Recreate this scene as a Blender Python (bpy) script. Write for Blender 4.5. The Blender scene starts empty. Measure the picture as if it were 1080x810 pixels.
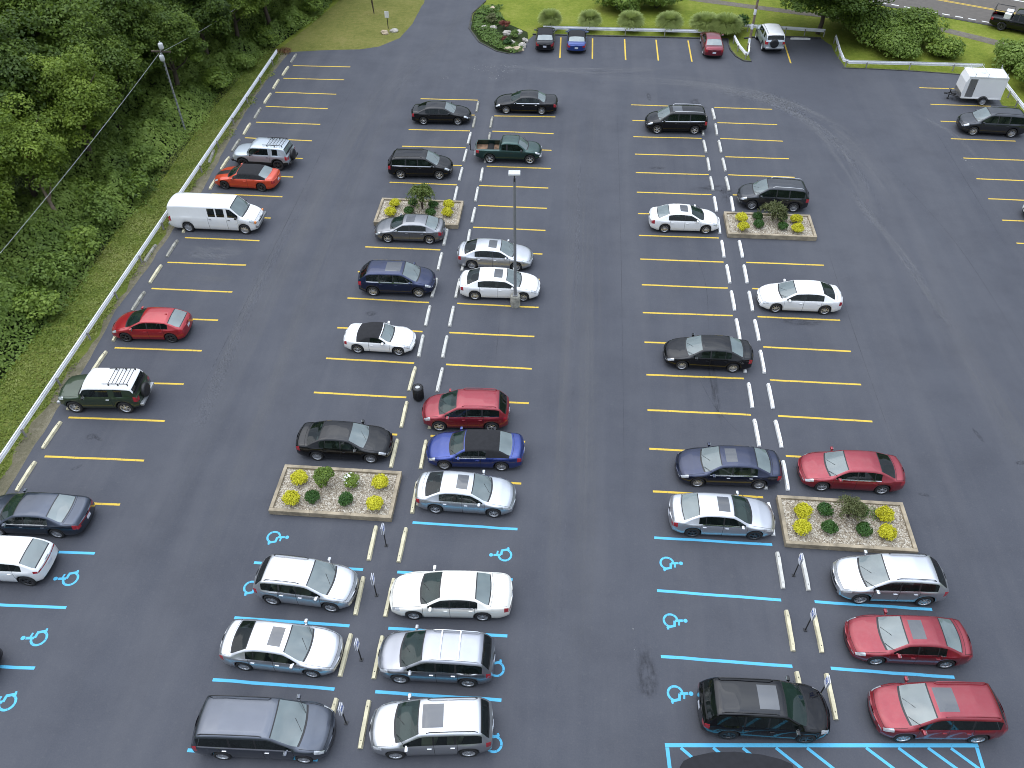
import bpy, bmesh, math, random
import numpy as np
from mathutils import Vector, Matrix, noise
R = math.radians
scene = bpy.context.scene
col = scene.collection
random.seed(7)
rs = np.random.RandomState(11)

# ------------------------------------------------------------------ helpers
def link(o, parent=None):
    col.objects.link(o)
    if parent is not None: o.parent = parent
    return o

def tag(o, label=None, cat=None, group=None, kind=None):
    if label: o['label'] = label
    if cat: o['category'] = cat
    if group: o['group'] = group
    if kind: o['kind'] = kind
    return o

def empty(name, loc, rz=0.0):
    o = bpy.data.objects.new(name, None); o.empty_display_size = .3
    o.location = loc; o.rotation_euler = (0, 0, rz)
    return link(o)

def mesh_obj(name, verts, faces, mats, parent=None, fm=None, smooth=True):
    me = bpy.data.meshes.new(name)
    me.from_pydata([tuple(v) for v in verts], [], [tuple(f) for f in faces])
    for m in (mats if isinstance(mats, (list, tuple)) else [mats]): me.materials.append(m)
    if fm is not None: me.polygons.foreach_set('material_index', fm)
    if smooth: me.polygons.foreach_set('use_smooth', [True]*len(me.polygons))
    me.update()
    return link(bpy.data.objects.new(name, me), parent)

class MB:
    """collects boxes, tubes, lathes ... and links them as ONE mesh object"""
    def __init__(s): s.v = []; s.f = []; s.m = []; s.s = []
    def add(s, vs, fs, m=0, sm=False):
        n = len(s.v); s.v += [tuple(v) for v in vs]
        for f in fs: s.f.append(tuple(i+n for i in f)); s.m.append(m); s.s.append(sm)
        return s
    def box(s, c, d, m=0, rz=0.0, bev=0.0, M=None):
        x, y, z = d[0]/2, d[1]/2, d[2]/2
        if bev > 0:
            bm = bmesh.new(); bmesh.ops.create_cube(bm, size=1)
            for v in bm.verts: v.co = Vector((v.co.x*d[0], v.co.y*d[1], v.co.z*d[2]))
            bmesh.ops.bevel(bm, geom=bm.edges[:], offset=bev, segments=2, affect='EDGES', profile=.5)
            bm.verts.index_update()
            vs = [v.co.copy() for v in bm.verts]; fs = [[v.index for v in f.verts] for f in bm.faces]; bm.free()
        else:
            vs = [Vector((sx*x, sy*y, sz*z)) for sx in (-1, 1) for sy in (-1, 1) for sz in (-1, 1)]
            fs = [(0, 1, 3, 2), (4, 6, 7, 5), (0, 4, 5, 1), (2, 3, 7, 6), (0, 2, 6, 4), (1, 5, 7, 3)]
        Rm = (M or Matrix.Rotation(rz, 3, 'Z'))
        vs = [Rm @ v + Vector(c) for v in vs]
        return s.add(vs, fs, m)
    def tube(s, pts, rad, n=8, m=0, cap=True):
        pts = [Vector(p) for p in pts]
        if not isinstance(rad, (list, tuple)): rad = [rad]*len(pts)
        vs = []; fs = []
        for i, p in enumerate(pts):
            d = (pts[min(i+1, len(pts)-1)] - pts[max(i-1, 0)]).normalized()
            a = d.cross(Vector((0, 0, 1)) if abs(d.z) < .9 else Vector((1, 0, 0))).normalized(); b = d.cross(a)
            for k in range(n):
                t = 2*math.pi*k/n; vs.append(p + a*math.cos(t)*rad[i] + b*math.sin(t)*rad[i])
        for i in range(len(pts)-1):
            for k in range(n):
                fs.append((i*n+k, i*n+(k+1) % n, (i+1)*n+(k+1) % n, (i+1)*n+k))
        s.add(vs, fs, m, True)
        if cap: s.add(vs[:n], [tuple(range(n))], m); s.add(vs[-n:], [tuple(range(n))], m)
        return s
    def lathe(s, prof, n=24, m=0, axis='Z', c=(0, 0, 0), sm=True):
        vs = []; fs = []
        for (r, h) in prof:
            for k in range(n):
                t = 2*math.pi*k/n
                p = (r*math.cos(t), r*math.sin(t), h) if axis == 'Z' else (r*math.cos(t), h, r*math.sin(t))
                vs.append((p[0]+c[0], p[1]+c[1], p[2]+c[2]))
        for i in range(len(prof)-1):
            for k in range(n): fs.append((i*n+k, i*n+(k+1) % n, (i+1)*n+(k+1) % n, (i+1)*n+k))
        return s.add(vs, fs, m, sm)
    def prism(s, poly, z0, z1, m=0):
        n = len(poly)
        vs = [(x, y, z0) for x, y in poly] + [(x, y, z1) for x, y in poly]
        s.add(vs, [tuple(range(n-1, -1, -1)), tuple(range(n, 2*n))] + [(i, (i+1) % n, n+(i+1) % n, n+i) for i in range(n)], m)
        return s
    def build(s, name, mats, parent=None):
        o = mesh_obj(name, s.v, s.f, mats, parent, s.m, False)
        o.data.polygons.foreach_set('use_smooth', s.s)
        return o

# ------------------------------------------------------------------ materials
def nt(m):
    m.use_nodes = True; t = m.node_tree; return t, t.nodes, t.links, t.nodes['Principled BSDF']

def simple(name, c, rough=.5, metal=0.0, spec=.5, coat=0.0, var=0.0, scale=8.0, bump=0.0, ior=1.5):
    m = bpy.data.materials.new(name); t, N, L, b = nt(m)
    b.inputs['Base Color'].default_value = (*c, 1); b.inputs['Roughness'].default_value = rough
    b.inputs['Metallic'].default_value = metal; b.inputs['Specular IOR Level'].default_value = spec
    b.inputs['Coat Weight'].default_value = coat; b.inputs['Coat Roughness'].default_value = .03
    b.inputs['IOR'].default_value = ior
    if var or bump:
        tc = N.new('ShaderNodeTexCoord'); n = N.new('ShaderNodeTexNoise'); n.inputs['Scale'].default_value = scale
        n.inputs['Detail'].default_value = 6; L.new(tc.outputs['Object'], n.inputs['Vector'])
        if var:
            r = N.new('ShaderNodeValToRGB'); r.color_ramp.elements[0].position = .3; r.color_ramp.elements[1].position = .7
            r.color_ramp.elements[0].color = (*[x*(1-var) for x in c], 1); r.color_ramp.elements[1].color = (*[min(1, x*(1+var)) for x in c], 1)
            L.new(n.outputs['Fac'], r.inputs['Fac']); L.new(r.outputs['Color'], b.inputs['Base Color'])
        if bump:
            bp = N.new('ShaderNodeBump'); bp.inputs['Strength'].default_value = bump; bp.inputs['Distance'].default_value = .02
            L.new(n.outputs['Fac'], bp.inputs['Height']); L.new(bp.outputs['Normal'], b.inputs['Normal'])
    return m

def noise_node(N, L, vec, scale, detail=4, rough=.55, mscale=None, dist=0.0):
    if mscale is not None:
        mp = N.new('ShaderNodeMapping'); mp.inputs['Scale'].default_value = mscale; L.new(vec, mp.inputs['Vector']); vec = mp.outputs['Vector']
    n = N.new('ShaderNodeTexNoise'); n.inputs['Scale'].default_value = scale; n.inputs['Detail'].default_value = detail
    n.inputs['Roughness'].default_value = rough; n.inputs['Distortion'].default_value = dist
    L.new(vec, n.inputs['Vector']); return n.outputs['Fac']
def ramp(N, L, fac, stops):
    r = N.new('ShaderNodeValToRGB'); e = r.color_ramp.elements
    while len(e) < len(stops): e.new(.5)
    for i, (p, c) in enumerate(stops):
        e[i].position = p; e[i].color = (*c, 1) if isinstance(c, tuple) else (c, c, c, 1)
    L.new(fac, r.inputs['Fac']); return r.outputs['Color']
def mixc(N, L, fac, a, b, mode='MIX'):
    m = N.new('ShaderNodeMix'); m.data_type = 'RGBA'; m.blend_type = mode
    for s, v in ((m.inputs[0], fac), (m.inputs[6], a), (m.inputs[7], b)):
        if isinstance(v, (int, float)): s.default_value = v
        elif isinstance(v, tuple): s.default_value = (*v, 1)
        else: L.new(v, s)
    return m.outputs[2]

def asphalt_mat():
    m = bpy.data.materials.new('asphalt'); t, N, L, b = nt(m)
    v = N.new('ShaderNodeTexCoord').outputs['Object']
    big = noise_node(N, L, v, .07, 5, .6)
    streak = noise_node(N, L, v, 1.0, 5, .6, (.55, .035, 1), .4)
    patch = noise_node(N, L, v, .35, 6, .62)
    fine = noise_node(N, L, v, 14, 4, .8)
    grit = noise_node(N, L, v, 5, 6, .75)
    c = ramp(N, L, big, [(.3, (.047, .051, .064)), (.72, (.063, .067, .081))])
    c = mixc(N, L, ramp(N, L, streak, [(.42, 0.0), (.75, .55)]), c, (.088, .089, .098))
    c = mixc(N, L, ramp(N, L, patch, [(.5, 0.0), (.8, .22)]), c, (.038, .039, .046))
    c = mixc(N, L, ramp(N, L, fine, [(.35, 0.0), (.75, .34)]), c, (.10, .10, .105))
    c = mixc(N, L, ramp(N, L, grit, [(.56, 0.0), (.80, .5)]), c, (.11, .11, .11))
    L.new(c, b.inputs['Base Color'])
    L.new(ramp(N, L, patch, [(.3, .62), (.7, .9)]), b.inputs['Roughness'])
    b.inputs['Specular IOR Level'].default_value = .35
    bp = N.new('ShaderNodeBump'); bp.inputs['Strength'].default_value = .35; bp.inputs['Distance'].default_value = .01
    L.new(fine, bp.inputs['Height']); L.new(bp.outputs['Normal'], b.inputs['Normal'])
    return m

def ground_mat(name, stops, scales=(.25, 2.2, 14), flecks=None, bump=.6):
    m = bpy.data.materials.new(name); t, N, L, b = nt(m)
    v = N.new('ShaderNodeTexCoord').outputs['Object']
    a = noise_node(N, L, v, scales[0], 5, .6); d = noise_node(N, L, v, scales[1], 5, .7); e = noise_node(N, L, v, scales[2], 4, .75)
    mx = N.new('ShaderNodeMath'); mx.operation = 'MULTIPLY_ADD'; mx.inputs[1].default_value = .5; L.new(d, mx.inputs[0])
    mm = N.new('ShaderNodeMath'); mm.operation = 'MULTIPLY'; mm.inputs[1].default_value = .5; L.new(a, mm.inputs[0]); L.new(mm.outputs[0], mx.inputs[2])
    c = ramp(N, L, mx.outputs[0], stops)
    c = mixc(N, L, ramp(N, L, e, [(.32, .4), (.55, 0.0)]), c, (.03, .045, .010))
    if flecks: c = mixc(N, L, ramp(N, L, noise_node(N, L, v, 3.1, 3, .8), [(flecks[0], 0.0), (flecks[0]+.06, 1.0)]), c, flecks[1])
    L.new(c, b.inputs['Base Color']); b.inputs['Roughness'].default_value = .95; b.inputs['Specular IOR Level'].default_value = .15
    bp = N.new('ShaderNodeBump'); bp.inputs['Strength'].default_value = bump; bp.inputs['Distance'].default_value = .08
    L.new(e, bp.inputs['Height']); L.new(bp.outputs['Normal'], b.inputs['Normal'])
    return m

def leaf_mat(name, dark, mid, light, transl=.3, rough=.55):
    m = bpy.data.materials.new(name); t, N, L, b = nt(m)
    at = N.new('ShaderNodeAttribute'); at.attribute_name = 'tint'
    v = N.new('ShaderNodeTexCoord').outputs['Object']
    oi = N.new('ShaderNodeObjectInfo')
    n = noise_node(N, L, v, 1.3 if transl < .9 else 3, 2)
    s = N.new('ShaderNodeMath'); s.operation = 'MULTIPLY_ADD'; s.inputs[1].default_value = .55; L.new(at.outputs['Fac'], s.inputs[0])
    q = N.new('ShaderNodeMath'); q.operation = 'MULTIPLY_ADD'; q.inputs[1].default_value = .35; L.new(n, q.inputs[0])
    k = N.new('ShaderNodeMath'); k.operation = 'MULTIPLY'; k.inputs[1].default_value = .22; L.new(oi.outputs['Random'], k.inputs[0])
    L.new(k.outputs[0], q.inputs[2]); L.new(q.outputs[0], s.inputs[2])
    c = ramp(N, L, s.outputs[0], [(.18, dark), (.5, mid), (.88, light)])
    L.new(c, b.inputs['Base Color']); b.inputs['Roughness'].default_value = rough; b.inputs['Specular IOR Level'].default_value = .35
    tr = N.new('ShaderNodeBsdfTranslucent'); L.new(c, tr.inputs['Color'])
    mx = N.new('ShaderNodeMixShader'); mx.inputs[0].default_value = transl
    L.new(b.outputs[0], mx.inputs[1]); L.new(tr.outputs[0], mx.inputs[2])
    L.new(mx.outputs[0], N['Material Output'].inputs['Surface'])
    return m

def paint(name, c, metal=0.0, rough=.35, coat=1.0, flake=0.0):
    m = bpy.data.materials.new(name); t, N, L, b = nt(m)
    v = N.new('ShaderNodeTexCoord').outputs['Object']
    n = noise_node(N, L, v, 2.2, 5, .65)
    b.inputs['Metallic'].default_value = metal; b.inputs['Coat Weight'].default_value = coat
    L.new(ramp(N, L, n, [(.35, rough), (.75, min(1, rough+.12))]), b.inputs['Roughness'])
    L.new(ramp(N, L, n, [(.35, .015), (.75, .06)]), b.inputs['Coat Roughness'])
    dust = noise_node(N, L, v, 6.0, 6, .7); k = .04 if max(c) > .2 else .004
    L.new(mixc(N, L, ramp(N, L, dust, [(.45, 0.0), (.8, k)]), tuple(c), (.33, .33, .32)), b.inputs['Base Color'])
    if max(c) < .2 and metal < .3: b.inputs['Specular IOR Level'].default_value = .03
    return m

def glass_mat(name, c, spec=.9, ior=1.55, see=.3):
    m = bpy.data.materials.new(name); t, N, L, b = nt(m)
    v = N.new('ShaderNodeTexCoord').outputs['Object']
    n = noise_node(N, L, v, 1.2, 1, .4)
    L.new(ramp(N, L, n, [(.3, tuple(x*.8 for x in c)), (.7, tuple(x*1.2 for x in c))]), b.inputs['Base Color'])
    b.inputs['Roughness'].default_value = .04; b.inputs['IOR'].default_value = ior
    b.inputs['Specular IOR Level'].default_value = spec
    b.inputs['Coat Weight'].default_value = 1.0; b.inputs['Coat Roughness'].default_value = .02
    tr = N.new('ShaderNodeBsdfTransparent'); tr.inputs['Color'].default_value = (.55, .66, .62, 1)
    mx = N.new('ShaderNodeMixShader'); mx.inputs[0].default_value = see
    L.new(b.outputs[0], mx.inputs[1]); L.new(tr.outputs[0], mx.inputs[2]); L.new(mx.outputs[0], N['Material Output'].inputs['Surface'])
    return m

M = {}
M['asphalt'] = asphalt_mat()
def line_mat(name, c, wear=.66):
    m = bpy.data.materials.new(name); t, N, L, b = nt(m); v = N.new('ShaderNodeTexCoord').outputs['Object']
    n1 = noise_node(N, L, v, 7.0, 6, .78); n2 = noise_node(N, L, v, .45, 3, .6)
    c1 = mixc(N, L, ramp(N, L, n2, [(.3, 0.0), (.7, .45)]), tuple(c), tuple(x*.72 for x in c))
    L.new(mixc(N, L, ramp(N, L, n1, [(wear-.06, 0.0), (wear+.06, .8)]), c1, (.06, .062, .07)), b.inputs['Base Color'])
    b.inputs['Roughness'].default_value = .8; return m
M['lawn'] = ground_mat('lawn', [(.3, (.095, .135, .014)), (.5, (.170, .205, .026)), (.7, (.27, .27, .060))])
M['dry_lawn'] = ground_mat('dry_lawn', [(.3, (.090, .105, .020)), (.5, (.165, .165, .042)), (.7, (.25, .21, .075))], flecks=(.66, (.32, .27, .17)))
M['verge'] = ground_mat('verge', [(.32, (.075, .115, .018)), (.5, (.135, .165, .030)), (.68, (.21, .195, .065))], flecks=(.70, (.26, .22, .14)))
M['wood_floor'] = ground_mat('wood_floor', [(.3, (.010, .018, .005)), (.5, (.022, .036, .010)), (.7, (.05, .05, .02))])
M['hill'] = ground_mat('hill', [(.3, (.018, .040, .010)), (.5, (.035, .065, .018)), (.7, (.055, .085, .025))], (.02, .12, .6))
M['dirt'] = ground_mat('dirt_edge', [(.3, (.10, .095, .06)), (.5, (.17, .15, .10)), (.7, (.26, .23, .17))], (.5, 3, 18))
M['gravel_path'] = ground_mat('gravel_path', [(.3, (.10, .085, .07)), (.5, (.15, .13, .105)), (.7, (.21, .19, .16))])
M['kerb'] = simple('kerb_dark', (.05, .05, .045), .9, var=.4, scale=3, bump=.4)
M['road'] = simple('road_asphalt', (.105, .092, .078), .85, var=.12, scale=2, bump=.3)
M['yellow_line'] = line_mat('yellow_line', (.68, .46, .055), .60)
M['blue_line'] = line_mat('blue_line', (.10, .46, .70), .66)
M['white_line'] = simple('white_line', (.68, .67, .63), .8, var=.2, scale=4)
M['concrete'] = simple('concrete', (.50, .49, .45), .9, var=.2, scale=3, bump=.5)
M['old_concrete'] = simple('old_concrete', (.27, .26, .22), .95, var=.45, scale=3.5, bump=.6)
M['cream_concrete'] = simple('cream_concrete', (.55, .50, .34), .9, var=.22, scale=3.5, bump=.5)
M['white_concrete'] = simple('white_concrete', (.72, .72, .70), .88, var=.1, scale=3.5, bump=.4)
M['rebar'] = simple('rebar_hole', (.03, .028, .025), .9)
M['timber'] = simple('planter_timber', (.30, .25, .175), .92, var=.35, scale=2.2, bump=.7)
M['steel'] = simple('galvanised', (.86, .87, .88), .45, metal=.0, var=.10, scale=1.5)
M['post_wood'] = simple('post_wood', (.27, .26, .24), .9, var=.4, scale=3)
M['dark_metal'] = simple('dark_metal', (.03, .03, .032), .5, metal=.3)
M['pole_grey'] = simple('pole_grey', (.22, .225, .23), .5, metal=.2, var=.1, scale=2)
M['head_grey'] = simple('head_grey', (.55, .56, .56), .5, var=.08)
M['sign_white'] = simple('sign_white', (.75, .76, .80), .5)
M['sign_blue'] = simple('sign_blue', (.03, .10, .45), .5)
M['black_plastic'] = simple('black_plastic', (.016, .016, .017), .5, var=.2)
M['can_black'] = simple('can_black', (.012, .012, .013), .42, var=.3)
M['canopy'] = simple('canopy_fabric', (.009, .009, .012), .85, var=.25, scale=5, bump=.4)
M['bark'] = simple('bark', (.085, .065, .048), .95, var=.5, scale=4, bump=.9)
M['dead_bark'] = simple('dead_bark', (.20, .15, .11), .95, var=.4, scale=3, bump=.8)
M['rock'] = simple('rock', (.42, .39, .34), .9, var=.35, scale=3, bump=.7)
M['rock_tan'] = simple('rock_tan', (.45, .36, .25), .9, var=.3, scale=3, bump=.7)
M['tyre'] = simple('tyre', (.018, .018, .019), .85)
M['rim'] = simple('rim_alloy', (.62, .63, .65), .28, metal=.75)
M['rim_dark'] = simple('rim_dark', (.09, .09, .095), .35, metal=.7)
M['seat_dark'] = simple('seat_dark', (.04, .04, .042), .8)
M['seat_beige'] = simple('seat_beige', (.38, .33, .25), .8)
M['seat_grey'] = simple('seat_grey', (.20, .20, .20), .8)
M['well'] = simple('underbody', (.008, .008, .008), .95)
M['trim'] = simple('black_trim', (.014, .014, .015), .4)
M['gap'] = simple('panel_gap', (.006, .006, .006), .8)
M['bumper_silver'] = simple('bumper_silver', (.40, .41, .42), .4, metal=.5)
M['chrome'] = simple('chrome', (.75, .75, .76), .12, metal=1.0)
M['plate'] = simple('plate', (.6, .62, .68), .5)
M['headlamp'] = simple('headlamp', (.66, .68, .70), .10, metal=.5, coat=1.0, var=.35, scale=9)
M['taillamp'] = simple('taillamp', (.34, .012, .02), .15, coat=1.0, var=.3, scale=9)
M['amber'] = simple('amber', (.7, .22, .03), .2, coat=1.0)
M['ws_sheen'] = glass_mat('windshield_glass', (.18, .225, .22), see=.22)  # pale base colour paints in the bright sky reflected by the panes
M['ws_dark'] = glass_mat('windshield_glass_dark', (.022, .046, .038), .6, see=.45)  # darker copy for panes turned away from the bright sky
M['glass'] = glass_mat('side_glass', (.012, .018, .017), .5, see=.55)
M['sunroof'] = glass_mat('sunroof_glass', (.038, .042, .048), .6, see=.0)
M['soft_top'] = simple('soft_top', (.014, .014, .016), .92, var=.2, scale=6, bump=.2)
M['bed_rust'] = simple('bed_rust', (.16, .095, .055), .9, var=.6, scale=2.5)
M['trailer_white'] = simple('trailer_white', (.78, .78, .77), .4, coat=.3, var=.03, scale=1)
M['trailer_alu'] = simple('diamond_plate', (.36, .36, .36), .35, metal=.8, var=.3, scale=30)

def gravel_mat():
    m = bpy.data.materials.new('pea_gravel'); t, N, L, b = nt(m)
    v = N.new('ShaderNodeTexCoord').outputs['Object']
    vo = N.new('ShaderNodeTexVoronoi'); vo.inputs['Scale'].default_value = 17; L.new(v, vo.inputs['Vector'])
    sx = N.new('ShaderNodeSeparateColor'); L.new(vo.outputs['Color'], sx.inputs[0])
    c = ramp(N, L, sx.outputs[0], [(0, (.20, .155, .105)), (.35, (.37, .31, .225)), (.7, (.49, .43, .33)), (1, (.68, .63, .53))])
    c = mixc(N, L, ramp(N, L, vo.outputs['Distance'], [(.4, 0.0), (.85, .6)]), c, (.12, .095, .07))
    L.new(c, b.inputs['Base Color']); b.inputs['Roughness'].default_value = .9
    bp = N.new('ShaderNodeBump'); bp.inputs['Distance'].default_value = .05; bp.invert = True
    L.new(vo.outputs['Distance'], bp.inputs['Height']); L.new(bp.outputs['Normal'], b.inputs['Normal'])
    return m
M['gravel'] = gravel_mat()

def stain_mat(name, c, strength, sc=2.0, fleck=False):
    m = bpy.data.materials.new(name); t, N, L, b = nt(m)
    v = N.new('ShaderNodeTexCoord').outputs['Object']; uv = N.new('ShaderNodeUVMap').outputs['UV']
    n0 = noise_node(N, L, uv, 1.0, 4, .6, (2.5*sc, 6.0, 1)); n1 = noise_node(N, L, v, 3.0, 6, .75)
    av = N.new('ShaderNodeMath'); av.operation = 'MULTIPLY_ADD'; av.inputs[1].default_value = .62; L.new(n0, av.inputs[0])
    a2 = N.new('ShaderNodeMath'); a2.operation = 'MULTIPLY'; a2.inputs[1].default_value = .38; L.new(n1, a2.inputs[0]); L.new(a2.outputs[0], av.inputs[2]); n = av.outputs[0]
    if fleck: n = noise_node(N, L, v, 5.5, 4, .75)
    g = N.new('ShaderNodeTexGradient'); g.gradient_type = 'SPHERICAL'
    mp = N.new('ShaderNodeMapping'); mp.inputs['Location'].default_value = (-1, -1, 0); mp.inputs['Scale'].default_value = (2, 2, 1)
    L.new(uv, mp.inputs['Vector']); L.new(mp.outputs[0], g.inputs[0])
    mu = N.new('ShaderNodeMath'); mu.operation = 'MULTIPLY'; L.new(ramp(N, L, n, [(.42, 0.0), (.72, strength)] if not fleck else [(.60, 0.0), (.68, strength)]), mu.inputs[0])
    L.new(ramp(N, L, g.outputs['Fac'], [(0, 0.0), (.45, 1.0)]), mu.inputs[1])
    b.inputs['Base Color'].default_value = (*c, 1); b.inputs['Roughness'].default_value = .9
    L.new(mu.outputs[0], b.inputs['Alpha'])
    return m
M['dust'] = stain_mat('dust_stain', (.24, .24, .24), .42, 1.6)
M['dust_soft'] = stain_mat('dust_soft', (.17, .17, .17), .40, .9)
M['oil'] = stain_mat('oil_stain', (.018, .018, .021), .55, 2.4)
M['chips'] = stain_mat('chip_stain', (.50, .49, .46), .9, 3.2, True)

LF = dict(
 wood=leaf_mat('woodland_leaf', (.028, .055, .010), (.082, .138, .020), (.20, .285, .040), .4),
 wood2=leaf_mat('woodland_leaf_light', (.042, .076, .012), (.130, .200, .024), (.27, .36, .05), .4),
 under=leaf_mat('undergrowth_leaf', (.055, .098, .016), (.155, .235, .040), (.28, .38, .08), .38),
 bright=leaf_mat('bright_shrub_leaf', (.045, .085, .012), (.135, .210, .028), (.27, .36, .06), .3),
 yellow=leaf_mat('golden_leaf', (.30, .28, .010), (.56, .53, .018), (.74, .70, .05), .25),
 green=leaf_mat('boxwood_leaf', (.012, .042, .008), (.028, .085, .012), (.06, .135, .02), .2),
 olive=leaf_mat('juniper_leaf', (.05, .06, .018), (.095, .115, .035), (.17, .17, .07), .2),
 weep=leaf_mat('weeping_leaf', (.05, .08, .015), (.10, .15, .03), (.22, .26, .06), .3),
 grass=leaf_mat('tall_grass_blade', (.075, .115, .018), (.185, .245, .050), (.34, .40, .13), .3),
 cover=leaf_mat('groundcover_leaf', (.05, .095, .015), (.10, .175, .03), (.17, .25, .06), .25),
 red=leaf_mat('red_leaf', (.06, .012, .010), (.14, .028, .02), (.24, .07, .04), .25),
 dead=leaf_mat('dead_leaf', (.08, .035, .015), (.16, .075, .03), (.24, .13, .06), .2),
 blade=leaf_mat('turf_blade', (.085, .135, .016), (.165, .215, .030), (.27, .29, .08), .25),
 flower=simple('white_flower', (.7, .7, .66), .7),
)

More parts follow.
